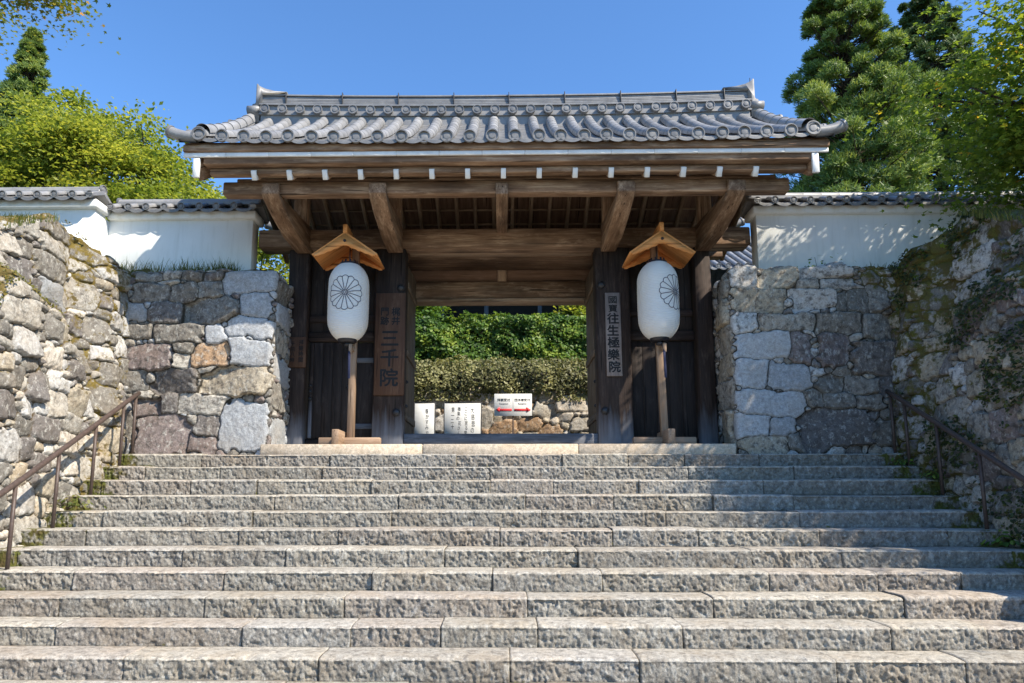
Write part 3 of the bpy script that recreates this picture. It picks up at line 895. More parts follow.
def tiled_slope(rb, x0, x1, y_e, z_e, y_r, z_r, nb, r=0.075, dish=0.10, lift=0.0, seg=0.27, endcap=True):
    """barrel-and-pan roof slope from eave (y_e,z_e) to ridge (y_r,z_r)"""
    t = np.linspace(0, 1, 14)
    def line(x):
        curve = dish * 4 * t * (1 - t)
        e = lift * np.abs((2 * (x - x0) / (x1 - x0) - 1)) ** 4 * (1 - t) ** 2
        return np.stack([np.full_like(t, x), y_e + (y_r - y_e) * t, z_e + (z_r - z_e) * t - curve + e], 1)
    xs = np.linspace(x0, x1, nb)
    pitch = xs[1] - xs[0]
    sgn = 1 if y_r > y_e else -1
    for x in xs:
        P = line(x) + np.array([rng.normal(0, 0.006), rng.normal(0, 0.006), rng.normal(0, 0.003)])
        V, F, A = half_tube(P, r * rng.uniform(0.97, 1.03), up=(0, 0, 1), seg=seg)
        rb.add(V, F, A)
        if endcap:
            rb.disc(P[0] + np.array([0, -0.012 * sgn, 0.008]), (0, -sgn, -0.05), r * 1.13)
    # pans: stepped shallow troughs between the barrels
    nt = 9
    for k in range(nb - 1):
        xa, xb = xs[k], xs[k + 1]
        L = math.hypot(y_r - y_e, z_r - z_e); n_t = max(2, int(L / (seg * 0.6)))
        for j in range(n_t):
            ta, tb = j / n_t, (j + 1) / n_t + 0.02
            tt = np.array([ta, ta + 0.002, tb])
            q = np.linspace(0, 1, nt)
            G = []
            for ti, dz in ((tt[0], -0.016), (tt[1], 0.0), (tt[2], -0.014)):
                ti = min(ti, 1)
                for qq in q:
                    x = xa + (xb - xa) * qq
                    curve = dish * 4 * ti * (1 - ti)
                    e = lift * abs((2 * (x - x0) / (x1 - x0) - 1)) ** 4 * (1 - ti) ** 2
                    trough = -0.045 * (1 - (2 * qq - 1) ** 2) + 0.012
                    G.append((x, y_e + (y_r - y_e) * ti - 0.0, z_e + (z_r - z_e) * ti - curve + e + trough - 0.02 + dz + 0.012 * (1 - ti)))
            rb.sheet(np.array(G), [f for f in grid_faces(3, nt)], (0, -sgn * 0.3, 1))
        if endcap:                                         # drooping lip of the eave pan tile
            q = np.linspace(0, 1, nt); G = []
            for row in range(2):
                for qq in q:
                    x = xa + (xb - xa) * qq
                    e = lift * abs((2 * (x - x0) / (x1 - x0) - 1)) ** 4
                    trough = -0.045 * (1 - (2 * qq - 1) ** 2) + 0.012
                    G.append((x, y_e - 0.005 * sgn, z_e + e + trough - 0.02 - (0.0 if row == 0 else 0.034 + 0.008 * math.sin(qq * math.pi))))
            rb.sheet(np.array(G), [f for f in grid_faces(2, nt)], (0, -sgn, 0))
    return line

gate = thing('temple_gate', (0, 10.6, 0.125), 'old wooden temple gate with grey tiled roof and open doorway', 'gate')
XE0, XE1, YE, ZE, YR, ZR = -3.97, 4.03, 8.5, 4.06, 10.4, 5.41
rb = RB()
lift = 0.05
front_line = tiled_slope(rb, XE0, XE1, YE, ZE, YR, ZR, 28, r=0.078, dish=0.07, lift=lift)
back_line = tiled_slope(rb, XE0, XE1, 12.45, 4.34, YR, ZR, 28, r=0.078, dish=0.07, lift=lift)
roof = rb.build('tiled_roof', M['tile'], gate)
# verge: big barrel down each gable edge and short sideways barrels
for sx, xe, ln in ((-1, XE0, front_line), (1, XE1, front_line), (-1, XE0, back_line), (1, XE1, back_line)):
    rb = RB()
    P = ln(xe)
    sg = 1 if P[0, 1] < P[-1, 1] else -1
    Pv = P + np.array([0, 0, 0.055])
    Pv = np.concatenate([Pv[:1] + np.array([[0, 0.10 * sg, 0.05]]), Pv[2:]])
    V, F, A = half_tube(Pv, 0.095, n=11, seg=0.3, step=0.009); rb.add(V, F, A)
    rb.disc(P[0] + np.array([0, -0.018 * sg, 0.02]), (0, -sg, 0.0), 0.098)
    d = np.concatenate([[0], np.cumsum(np.linalg.norm(np.diff(P, axis=0), axis=1))])
    for q in np.arange(0.06, d[-1] - 0.1, 0.27):
        c = np.array([np.interp(q, d, P[:, j]) for j in range(3)])
        c2 = c + np.array([sx * 0.02, 0, 0.0])
        first = q < 0.1
        if first:
            ts = np.linspace(0, 1, 7)
            path = np.stack([c[0] + sx * (0.05 + 0.36 * ts), c[1] + 0.0 * ts, c[2] - 0.03 + 0.085 * ts ** 2.2], 1)
        else:
            ts = np.linspace(0, 1, 3)
            path = np.stack([c[0] + sx * (0.03 + 0.24 * ts), c[1] + 0 * ts, c[2] - 0.01 + 0.012 * ts], 1)
        m = MB(); m.tube(path, 0.074, 14); rb.mb(m)
        ax = path[-1] - path[-2]
        rb.disc(path[-1] + unit(ax) * 0.012, ax, 0.08 if not first else 0.084)
    # verge pans under the sideways barrels
    G = []
    for p in P:
        G += [(p[0] + 0.0, p[1], p[2] - 0.03), (p[0] + sx * 0.27, p[1], p[2] - 0.055), (p[0] + sx * 0.27, p[1], p[2] - 0.10), (p[0], p[1], p[2] - 0.11)]
    rb.sheet(np.array(G), [f for f in grid_faces(len(P), 4)], (sx, 0, 0))
    rb.build('verge_tiles', M['tile'], roof)
# ridge
rb = RB()
ridge_x0, ridge_x1 = -3.82, 3.90
Z0R = 0.185
xsr = np.linspace(ridge_x0, ridge_x1, 61)
def rlift(x):
    q = np.abs((2 * (x - ridge_x0) / (ridge_x1 - ridge_x0)) - 1)
    return 0.055 * q ** 2.4
def slab(y0, y1, za, zb, xx=None):
    xx = xsr if xx is None else xx
    G = []
    for x in xx:
        e = rlift(x)
        G += [(x, y0, za + e), (x, y0, zb + e), (x, y1, zb + e), (x, y1, za + e), (x, y0, za + e)]
    GF = grid_faces(len(xx), 5); G = np.array(G)
    if np.cross(G[GF[0][1]] - G[GF[0][0]], G[GF[0][2]] - G[GF[0][1]])[1] > 0:
        GF = GF[:, ::-1]
    rb.add(G, [f for f in GF])
slab(10.20, 10.60, Z0R + 4.98, (Z0R + 5.145))
slab(10.17, 10.63, (Z0R + 5.145), (Z0R + 5.168))
for x in np.linspace(ridge_x0 + 0.1, ridge_x1 - 0.1, 28):           # row of round ridge tiles
    e = float(rlift(np.array([x]))[0])
    for sg in (-1, 1):
        m = MB(); m.cyl((x, 10.4 + sg * 0.08, (Z0R + 5.222) + e), (x, 10.4 + sg * 0.272, (Z0R + 5.222) + e), 0.070, 14); rb.mb(m)
        rb.disc((x, 10.4 + sg * 0.28, (Z0R + 5.222) + e), (0, sg, 0), 0.076)
slab(10.19, 10.61, (Z0R + 5.168), (Z0R + 5.30))
slab(10.15, 10.65, (Z0R + 5.30), (Z0R + 5.322))
for k in range(6):                                                   # stacked thin ridge tiles
    z = (Z0R + 5.33) + k * 0.030
    slab(10.225 + 0.006 * k, 10.575 - 0.006 * k, z, z + 0.020)
slab(10.29, 10.51, (Z0R + 5.33), (Z0R + 5.51))
slab(10.235, 10.565, (Z0R + 5.512), (Z0R + 5.532))
V, F, A = half_tube(np.stack([xsr, np.full_like(xsr, 10.4), (Z0R + 5.515) + rlift(xsr)], 1), 0.062, n=9, seg=0.3); rb.add(V, F, A)
ties = []
for x in (-3.42, -2.52, -1.63, -0.75, 0.12, 1.0, 1.88, 2.75, 3.5):   # wire ties round the ridge
    e = float(rlift(np.array([x]))[0])
    ties.append((x, e))
ridge_o = rb.build('ridge', M['tile'], roof)
for x, e in ties:
    m = MB(); m.box(x - 0.006, x + 0.006, 10.205, 10.595, (Z0R + 5.335) + e, (Z0R + 5.56) + e, 2, 0.002); m.build('wire_tie', M['iron'], ridge_o)
for sx, xr in ((-1, ridge_x0), (1, ridge_x1)):                       # ornament tiles closing the ridge, with an upswept horn
    mb = MB()
    out = [(0, 5.10), (0, 5.57), (-0.40, 5.595), (-0.2, 5.615), (-0.05, 5.655), (0.04, 5.70), (0.075, 5.745), (0.09, 5.73), (0.09, 5.64), (0.09, 5.42), (0.17, 5.33), (0.19, 5.2), (0.13, 5.1)]
    pts = [(xr + sx * (a - 0.02), 10.20, b + Z0R) for a, b in out]
    mb.prism(pts, (0, 0.40, 0))
    for dy in (-0.17, 0.17):
        mb.cyl((xr + sx * 0.0, 10.4 + dy, 5.30 + Z0R), (xr + sx * 0.20, 10.4 + dy, 5.30 + Z0R), 0.072, 14)
    mb.cyl((xr, 10.4, 5.42 + Z0R), (xr + sx * 0.17, 10.4, 5.42 + Z0R), 0.085, 16)
    oo = fix_normals(mb.build('ridge_ornament', M['tile'], roof))
    a = oo.data.attributes.new('tv', 'FLOAT', 'POINT'); a.data.foreach_set('value', np.full(len(oo.data.vertices), 0.45, np.float32))
    mb = MB(); mb.cyl((xr + sx * 0.08, 10.4, 5.70 + Z0R), (xr + sx * 0.085, 10.4, 5.88 + Z0R), 0.006, 6)
    if sx > 0: mb.build('spike', M['iron'], roof)

# ------------------------------------------------------------------ gate timber
def part(name, mat, parent, *boxes, bevel=0.010):
    mb = MB()
    for b in boxes:
        b = list(b); zo = 0.0745 * (min(b[2], b[3]) - 9.46)          # width and height scaled, height shifted with depth to fit the moved camera horizon
        b[0] *= 1.0115; b[1] *= 1.0115; b[4] = 1.0225 * b[4] + zo; b[5] = 1.0225 * b[5] + zo
        mb.box(*b, bevel=bevel)
    return mb.build(name, mat, parent)
# eave boards: brown strip, white strip, brown boards
part('eave_board', M['beam'], gate, (-4.15, 4.21, 8.555, 8.70, 3.892, 3.99, 0), (-4.15, 4.21, 8.60, 8.72, 3.99, 4.035, 0))
part('white_fascia', M['white'], gate, *[(-4.15 + k * 0.557, -4.15 + (k + 1) * 0.557 - 0.003, 8.585, 8.618, 3.830, 3.886, 0) for k in range(15)], bevel=0.003)
part('eave_board', M['beam'], gate, (-3.90, 4.02, 8.622, 8.80, 3.745, 3.884, 0))
part('eave_board', M['beam'], gate, (-3.86, 3.98, 8.74, 8.86, 3.650, 3.733, 0))
# bargeboards with white front ends at both gables
for sx, xe in ((-1, -4.025), (1, 4.08)):
    for (ya, za, yb, zb_) in ((8.70, 3.735, 10.4, 4.90), (12.6, 3.89, 10.4, 4.92)):
        mb = MB(); mb.beam((xe, ya, za), (xe, yb, zb_), 0.07, 0.30, (0, 0, 1), 0.008)
        g_ = mb.build('bargeboard', M['beam'], gate)
        if ya < 9:
            mb = MB(); mb.box(xe - 0.042, xe + 0.042, 8.596, 8.636, 3.575, 3.843, 2, 0.003)
            mb.build('white_cap', M['white'], g_)
# rafters on both slopes, front ones with white ends; sheathing boards above
nr_ = 15
rxs = np.concatenate([np.linspace(-3.265, 3.315, nr_)])
def zs(y): return np.interp(y, [8.6, 10.4, 12.7], [3.70, 4.76, 3.56])
for x in rxs:
    mb = MB(); mb.beam(refit(x, 8.80, 3.655), refit(x, 10.4, 4.60), 0.075, 0.12); r_ = mb.build('rafter', M['rafter'], gate)
    mb = MB(); mb.beam(refit(x, 8.728, 3.625), refit(x, 8.80, 3.667), 0.066, 0.128, (0, 0, 1), 0.003); mb.build('rafter_end', M['white'], r_)
for x in np.linspace(-3.6, 3.65, 24):
    mb = MB(); mb.beam(refit(x, 10.4, 4.60), refit(x, 12.6, 3.46), 0.06, 0.09); mb.build('rafter', M['rafter'], gate)
mb = MB(); mb.beam(refit(0.06, 8.72, 3.76), refit(0.06, 10.4, 4.74), 8.0, 0.03); mb.build('sheathing', M['sheath'], gate)
mb = MB(); mb.beam(refit(0.06, 10.4, 4.735), refit(0.06, 12.65, 3.555), 8.0, 0.03); mb.build('sheathing', M['sheath'], gate)
mb = MB()
for y in (10.9, 11.2, 11.5, 11.8, 12.1, 12.4):
    z = np.interp(y, [10.4, 12.6], [4.60, 3.46]) + 0.062
    z = refit(0, y, z)[2]
    mb.box(-3.8, 3.9, y - 0.02, y + 0.02, z - 0.012, z + 0.012, 0, 0.003)
mb.build('batten', M['rafter'], gate)
part('eave_purlin', M['beam'], gate, (-3.775, 3.85, 8.99, 9.16, 3.462, 3.645, 0), bevel=0.015)
part('purlin_cap', M['beam'], gate, (-3.60, 3.68, 9.02, 9.14, 3.648, 3.70, 0))
part('ridge_beam', M['beam'], gate, (-3.8, 3.9, 10.29, 10.5, 4.30, 4.55, 0))
part('rear_purlin', M['beam'], gate, (-3.8, 3.9, 12.05, 12.25, 3.40, 3.60, 0))
# projecting bracket arms
def arm(x, wd, pts):
    mb = MB()
    pts = [refit(0, y, z)[1:] for y, z in pts]; x = 1.0115 * x
    P = [(x - wd / 2, y, z) for y, z in pts]
    n = len(P); off = rng.uniform(0, 30)
    G = np.array([(y + off + 5, 0.3 * q + off, z) for q in (0, 1) for y, z in pts])
    mb.prism(P, (wd, 0, 0), G)
    o = fix_normals(mb.build('bracket_arm', M['beam'], gate))
    bv = o.modifiers.new('bevel', 'BEVEL'); bv.width = 0.012; bv.segments = 2; bv.limit_method = 'ANGLE'
    return o
big_arm = [(8.90, 3.44), (8.90, 3.585), (8.985, 3.60), (8.985, 3.455), (9.3, 3.455), (10.9, 3.50), (11.3, 3.45), (11.3, 3.12), (10.5, 3.09), (9.9, 3.14), (9.35, 3.27), (9.0, 3.38)]
for x in (-3.10, -1.66, 1.66, 3.12):
    arm(x, 0.235, big_arm)
arm(0.005, 0.17, [(8.90, 3.41), (8.90, 3.57), (8.985, 3.60), (8.985, 3.455), (10.9, 3.5), (10.9, 3.40), (10.4, 3.36), (9.4, 3.38)])
# struts from the arms up to the ridge
for x in (-3.1, -1.66, 1.66, 3.12):
    part('king_post', M['beam'], gate, (x - 0.11, x + 0.11, 10.32, 10.48, 3.46, 4.3, 2))
# main lintel (front), lighter board behind it, rear beams
part('main_lintel', M['beam'], gate, (-3.80, 3.84, 10.50, 10.84, 3.168, 3.452, 0), bevel=0.018)
part('inner_lintel', M['rafter'], gate, (-1.50, 1.46, 10.90, 11.14, 3.19, 3.44, 0))
part('ceiling_board', M['beam'], gate, (-1.62, 1.58, 11.14, 12.05, 3.24, 3.27, 0))
part('rear_beam', M['beam'], gate, (-3.4, 3.36, 12.10, 12.32, 2.68, 2.985, 0), bevel=0.015)
part('rear_board', M['sheath'], gate, (-3.3, 3.3, 12.18, 12.22, 2.988, 3.40, 0))
part('rear_rail', M['rafter'], gate, (-1.56, 1.52, 12.06, 12.34, 2.612, 2.677, 0))
part('rear_strut', M['rafter'], gate, (-0.075, 0.085, 12.10, 12.175, 2.99, 3.40, 2))
# posts
for x0, x1 in ((-1.97, -1.50), (1.45, 1.975)):
    p_ = part('main_post', M['post'], gate, (x0, x1, 10.60, 10.90, 0.04, 3.165, 2), bevel=0.02)
    for (px, pz) in ((x0 + 0.37, 0.60), (x0 + 0.40, 2.53)) if x0 < 0 else ((x0 + 0.09, 2.56), (x0 + 0.10, 0.62)):
        m = MB(); m.lathe([(0.06, 0), (0.06, 0.012), (0.045, 0.03), (0.02, 0.042), (0.005, 0.045)], refit(px, 10.60, pz), 16, (0, -1, 0)); m.build('nail_cover', M['iron'], p_, smooth=True)
for x0, x1 in ((-3.33, -3.02), (2.98, 3.235)):
    part('outer_post', M['post'], gate, (x0, x1, 10.60, 10.88, 0.04, 3.165, 2), bevel=0.018)
for x0, x1 in ((-1.80, -1.56), (1.52, 1.76), (-3.3, -3.06), (3.02, 3.26)):
    part('rear_post', M['post'], gate, (x0, x1, 12.08, 12.30, -0.08, 2.68, 2), bevel=0.015)
part('sill', M['sill'], gate, (-1.50, 1.45, 10.66, 10.86, 0.035, 0.285, 0), bevel=0.015)
# door leaves swung inwards
for x in (-1.545, 1.50):
    d_ = part('door_leaf', M['jamb'], gate, *[(x - 0.03, x + 0.03, 10.92 + k * 0.19, 10.92 + (k + 1) * 0.19 - 0.004, 0.19, 3.0, 2) for k in range(6)], bevel=0.004)
    for z in (0.5, 1.5, 2.6):
        part('door_brace', M['jamb'], d_, (x + (-0.055 if x > 0 else 0.032), x + (-0.032 if x > 0 else 0.055), 10.93, 12.04, z, z + 0.11, 1), bevel=0.004)
    for z in (0.72, 1.1):
        m = MB(); m.lathe([(0.03, 0), (0.03, 0.01), (0.012, 0.03), (0.003, 0.034)], refit(x + (-0.032 if x > 0 else 0.032), 11.0, z), 12, (-1 if x > 0 else 1, 0, 0))
        m.build('stud', M['iron'], d_)
# closed side bays
def bay(x0, x1, door):
    boards = []
    n = max(3, int((x1 - x0) / 0.2)); dx = (x1 - x0) / n
    part('upper_panel', M['panel'], gate, *[(x0 + k * dx, x0 + (k + 1) * dx - 0.005, 10.80, 10.83, 1.80, 3.16, 2) for k in range(n)], bevel=0.003)
    part('bay_rail', M['post'], gate, (x0, x1, 10.74, 10.86, 1.715, 1.86, 0), bevel=0.008)
    part('bay_rail', M['post'], gate, (x0, x1, 10.76, 10.86, 2.02 if door else 2.1, 2.13 if door else 2.2, 0), bevel=0.008)
    part('bay_rail', M['post'], gate, (x0, x1, 10.76, 10.86, 0.03, 0.21, 0), bevel=0.008)
    if door:
        xm = x0 + 0.70
        dr = part('side_door', M['panel'], gate, *[(x0 + 0.09 + k * 0.15, x0 + 0.09 + (k + 1) * 0.15 - 0.004, 10.775, 10.81, 0.22, 1.70, 2) for k in range(4)], bevel=0.003)
        for xs_1, xs_2 in ((x0 + 0.03, x0 + 0.088), (xm - 0.01, xm + 0.045)): part('door_stile', M['post'], dr, (xs_1, xs_2, 10.76, 10.82, 0.22, 1.70, 2))
        for z in (0.93, 0.82, 1.02):
            m = MB(); m.lathe([(0.03, 0), (0.028, 0.012), (0.01, 0.03), (0.002, 0.032)], refit(x0 + 0.058, 10.76, z), 12, (0, -1, 0)); m.build('stud', M['iron'], dr)
        m = MB(); m.lathe([(0.035, 0), (0.033, 0.012), (0.012, 0.035), (0.002, 0.037)], refit(xm - 0.06, 10.775, 1.0), 12, (0, -1, 0))
        m.build('handle', M['iron'], dr)
        part('side_panel', M['panel'], gate, (xm + 0.05, x1, 10.80, 10.83, 0.22, 1.70, 2))
        for z in (0.36, 1.38): part('panel_rail', M['sill'], gate, (xm + 0.055, x1 - 0.005, 10.78, 10.81, z, z + 0.08, 0), bevel=0.004)
    else:
        part('side_panel', M['panel'], gate, *[(x0 + k * dx, x0 + (k + 1) * dx - 0.005, 10.80, 10.83, 0.22, 1.70, 2) for k in range(n)], bevel=0.003)
bay(-3.018, -1.972, True)
bay(1.977, 2.978, False)
for x in (-3.2, 3.16): part('gable_wall', M['panel'], gate, (x - 0.02, x + 0.02, 10.9, 12.06, 0.02, 3.4, 2))

# ------------------------------------------------------------------ writing
def text_mesh(body, size, mat, loc, parent, name='lettering', sx=1.0, sy=1.0, ext=0.0015, off=0.0, rotz=0.0, tracking=1.0):
    cu = bpy.data.curves.new(name, 'FONT')
    cu.body = body
    cu.size = size
    cu.align_x = 'CENTER'; cu.align_y = 'CENTER'
    cu.extrude = ext
    cu.space_character = tracking
    tmp = bpy.data.objects.new('tmp_text', cu)
    COL.objects.link(tmp)
    dg = bpy.context.evaluated_depsgraph_get()
    me = bpy.data.meshes.new_from_object(tmp.evaluated_get(dg))
    bpy.data.objects.remove(tmp)
    n = len(me.vertices)
    co = np.zeros(n * 3, np.float32); me.vertices.foreach_get('co', co); co = co.reshape(-1, 3)
    if n:
        c = (co.min(0) + co.max(0)) / 2
        co[:, :2] -= c[:2]
        co[:, 0] *= sx; co[:, 1] *= sy
    if off > 0 and n:                                      # brush weight: the outline repeated a little to each side
        me2 = me; polys = [list(p.vertices) for p in me2.polygons]
        cs, fs = [], []
        for q, (ax_, az_) in enumerate(((0, 0), (off, 0), (-off, 0), (0, off), (0, -off))):
            c2 = co.copy(); c2[:, 0] += ax_; c2[:, 1] += az_; c2[:, 2] += q * 0.0001
            cs.append(c2); fs += [[v + q * n for v in p] for p in polys]
        co = np.concatenate(cs); n = len(co)
        me = bpy.data.meshes.new(name); me.from_pydata(co.tolist(), [], fs); bpy.data.meshes.remove(me2)
    W = np.stack([co[:, 0] * math.cos(rotz), co[:, 0] * math.sin(rotz) - co[:, 2], co[:, 1]], 1) + np.array(refit(*loc))
    W = W - np.array(origin_of(parent))
    me.vertices.foreach_set('co', W.astype(np.float32).reshape(-1)); me.update()
    me.materials.clear(); me.materials.append(mat)
    o = bpy.data.objects.new(name, me); COL.objects.link(o); o.parent = parent
    return o
def column(chars, x, ztop, zbot, size, mat, y, parent, sx=1.0, off=0.0, jit=0.0, fit=True):
    n = len(chars); dz = (ztop - zbot) / n
    for k, ch in enumerate(chars):
        text_mesh(ch, size, mat, (x + rng.normal(0, jit), y, ztop - dz * (k + 0.5)), parent, sx=sx, sy=dz / size * 0.98 if fit else 1.0, off=off)

sb = thing('name_board', (-1.715, 10.57, 1.65), 'brown wooden name board with large black brush writing on the left gate post', 'sign')
part('board', M['signwood'], sb, (-1.945, -1.485, 10.555, 10.59, 0.86, 2.44, 2), bevel=0.006)
column('三千院', -1.715, 1.88, 0.98, 0.30, M['ink'], 10.553, sb, 1.0, 0.006)
column('梶井', -1.63, 2.22, 1.93, 0.14, M['ink'], 10.553, sb, 1.0, 0.003)
column('門跡', -1.80, 2.22, 1.93, 0.14, M['ink'], 10.553, sb, 1.0, 0.003)
sb = thing('name_board', (1.70, 10.57, 1.78), 'narrow grey wooden name board with black writing on the right gate post', 'sign')
part('board', M['signgrey'], sb, (1.585, 1.82, 10.56, 10.59, 1.14, 2.43, 2), bevel=0.006)
column('國寶', 1.70, 2.38, 2.12, 0.14, M['ink'], 10.558, sb, 1.05, 0.002)
column('往生極樂院', 1.70, 2.12, 1.19, 0.19, M['ink'], 10.558, sb, 1.0, 0.005, 0.004)
sb = thing('notice_board', (-3.14, 10.57, 1.52), 'small brown notice board with two columns of writing on the left outer post', 'sign')
part('board', M['signwood'], sb, (-3.29, -3.0, 10.565, 10.59, 1.29, 1.76, 2), bevel=0.005)
column('拝観時間', -3.075, 1.72, 1.36, 0.075, M['ink'], 10.563, sb, 1.0, 0.001)
column('午前八時', -3.205, 1.70, 1.36, 0.075, M['ink'], 10.563, sb, 1.0, 0.001)

# ------------------------------------------------------------------ lanterns
def lantern(x, tilt, crest_ang, side, blk):
    yc = 10.0
    stand = thing('lantern_stand', (x + 0.02, yc + 0.14, 0.125), 'wooden lantern stand with small orange roof, %s' % side, 'lantern stand', 'lantern stands before the gate')
    xp = x + 0.06
    top = x - 0.09 if tilt == 0 else x + tilt
    mb = MB(); mb.beam((xp, yc + 0.16, 0.142), (xp + (0.0 if tilt == 0 else tilt), yc + 0.16, 3.16), 0.10, 0.10, (0, 1, 0), 0.006); mb.build('pole', M['stand'], stand)
    mb = MB(); mb.box(xp - 0.46, xp + 0.44, yc + 0.10, yc + 0.22, 0.142, 0.275, 0, 0.01); mb.build('foot', M['stand'], stand)
    mb = MB(); mb.box(x + blk - 0.05, x + blk + 0.05, yc - 0.26, yc + 0.45, 0.143, 0.36, 1, 0.008); mb.build('foot', M['stand'], stand)
    # roof: two sloping boards, bargeboard with scalloped lower edge, ridge finial
    xr = x - 0.03 + (0.07 if tilt else 0); zr = 3.26; hw = 0.475; dz = 0.335
    rf = MB()
    for s in (-1, 1):
        rf.beam((xr - s * 0.02, yc + 0.10, zr + 0.02), (xr + s * hw, yc + 0.10, zr - dz), 0.66, 0.028, (0, 0, 1), 0.004)
    rfo = rf.build('roof', M['cedar'], stand)
    q = np.linspace(-1, 1, 41)
    low = []
    for t in q:
        a = abs(t)
        low.append((xr + t * hw * 0.93, zr - dz * 0.93 * a - 0.055 - 0.14 * (1 - a) ** 0.8 + 0.016 * abs(math.sin(t * 14)) * (1 - a * 0.5)))
    upn = [(xr + t * hw * 0.95, zr - dz * 0.95 * abs(t) - 0.012) for t in q[::-1]]
    for yb in (yc - 0.235, yc + 0.41):
        mb = MB(); mb.prism([(a, yb, b) for a, b in low + upn], (0, 0.025, 0)); fix_normals(mb.build('bargeboard', M['cedar'], rfo))
    mb = MB(); mb.lathe([(0.022, 0), (0.022, 0.01), (0.008, 0.018)], (xr, yc - 0.236, zr - 0.125), 12, (0, -1, 0)); mb.build('stud', M['iron'], rfo)
    mb = MB(); mb.box(xr - 0.032, xr + 0.032, yc - 0.24, yc + 0.43, zr + 0.0, zr + 0.13, 1, 0.006); mb.build('finial', M['cedar'], rfo)
    # bracket peg below the lantern
    mb = MB(); mb.beam((xp, yc + 0.12, 1.575), (xp, yc - 0.04, 1.575), 0.05, 0.06); mb.beam((xp, yc - 0.03, 1.49), (xp, yc - 0.03, 1.63), 0.05, 0.05, (0, 1, 0))
    mb.build('bracket', M['stand'], stand)
    # lantern
    lt = thing('paper_lantern', (x, yc, 1.62), 'tall white paper lantern with chrysanthemum crest, hanging %s' % side, 'lantern', 'paper lanterns before the gate')
    R0, z0, z1 = 0.303, 1.70, 2.83
    def rad(z):
        t = (z - (z0 + z1) / 2) / ((z1 - z0) / 2)
        a = np.clip((np.abs(t) - 0.50) / 0.50, 0, 1)
        return R0 * (1 - 0.06 * t ** 2) * np.sqrt(np.clip(1 - 0.72 * a ** 2.1, 0, 1))
    zz = np.linspace(z0, z1, 340)
    pr = [(0.0, z0)] + [(float(rad(z) - 0.0055 * abs(math.sin((z - z0) * math.pi / 0.0245))), float(z)) for z in zz] + [(0.0, z1)]
    mb = MB(); mb.lathe(pr[1:-1], (x, yc, 0), 48); mb.build('paper_shade', M['paper'], lt, smooth=True)
    mb = MB(); mb.lathe([(0.135, 2.816), (0.15, 2.823), (0.15, 2.854), (0.12, 2.858), (0.10, 2.811)], (x, yc, 0), 24)
    for k in range(10):
        a = k * math.pi / 5
        mb.beam((x + 0.12 * math.cos(a), yc + 0.12 * math.sin(a), 2.847), (x + 0.11 * math.cos(a), yc + 0.11 * math.sin(a), 2.903), 0.03, 0.014)
    mb.cyl((x, yc, 2.852), (x, yc, 3.107), 0.01, 8)
    mb.build('top_ring', M['lacquer'], lt)
    mb = MB(); mb.lathe([(0.10, 1.650), (0.125, 1.656), (0.14, 1.686), (0.15, 1.732), (0.14, 1.737)], (x, yc, 0), 24); mb.cyl((x, yc, 1.604), (x, yc, 1.656), 0.05, 14)
    mb.build('bottom_ring', M['lacquer'], lt)
    mb = MB(); mb.beam((xp - 0.005, yc - 0.06, 1.114), (xp - 0.012, yc - 0.055, 1.502), 0.035, 0.012, (0, 1, 0)); mb.tube([(xp - 0.012, yc - 0.055, 1.492), (xp - 0.02, yc - 0.02, 1.594), (x, yc, 1.676)], 0.012, 8); mb.build('cord', M['navy'], lt)
    # crest: sixteen petals drawn as thin lines lying on the paper
    V, F, nV = [], [], 0
    lw = 0.0052
    zc = 2.335
    def ribbon(pts):
        nonlocal nV
        pts = np.asarray(pts, float); d = unit(np.gradient(pts, axis=0)); nn = np.stack([-d[:, 1], d[:, 0]], 1)
        for side_ in (1, -1):
            q = pts + nn * lw * side_
            ph = crest_ang + q[:, 0] / R0
            z = zc + q[:, 1]; r = rad(z) + 0.0022
            V.append(np.stack([x + r * np.sin(ph), yc - r * np.cos(ph), z], 1))
        m = len(pts)
        for k in range(m - 1):
            F.append([nV + k, nV + k + 1, nV + m + k + 1, nV + m + k])
        nV += 2 * m
    RC = 0.255
    for k in range(16):
        a = (k + 0.5) * math.pi / 8
        ribbon([(math.cos(a) * r, math.sin(a) * r) for r in np.linspace(0.05, RC * 0.93, 8)])
        a0, a1 = (k - 0.5) * math.pi / 8, (k + 0.5) * math.pi / 8
        arc = []
        for t in np.linspace(0, 1, 9):
            aa = a0 + (a1 - a0) * t; rr = RC * (0.93 + 0.085 * math.sin(math.pi * t))
            arc.append((math.cos(aa) * rr, math.sin(aa) * rr))
        ribbon(arc)
    ribbon([(0.042 * math.cos(a), 0.042 * math.sin(a)) for a in np.linspace(0, 2 * math.pi, 25)])
    for k in range(8):
        a = k * math.pi / 4
        ribbon([(0.012 * math.cos(a) , 0.012 * math.sin(a)), (0.036 * math.cos(a), 0.036 * math.sin(a))])
    mesh_obj('crest', np.concatenate(V), np.array(F), M['greyink'], lt)
lantern(-2.27, 0.0, math.radians(2), 'left of the doorway', -0.07)
lantern(2.295, -0.06, math.radians(40), 'right of the doorway', 0.06)

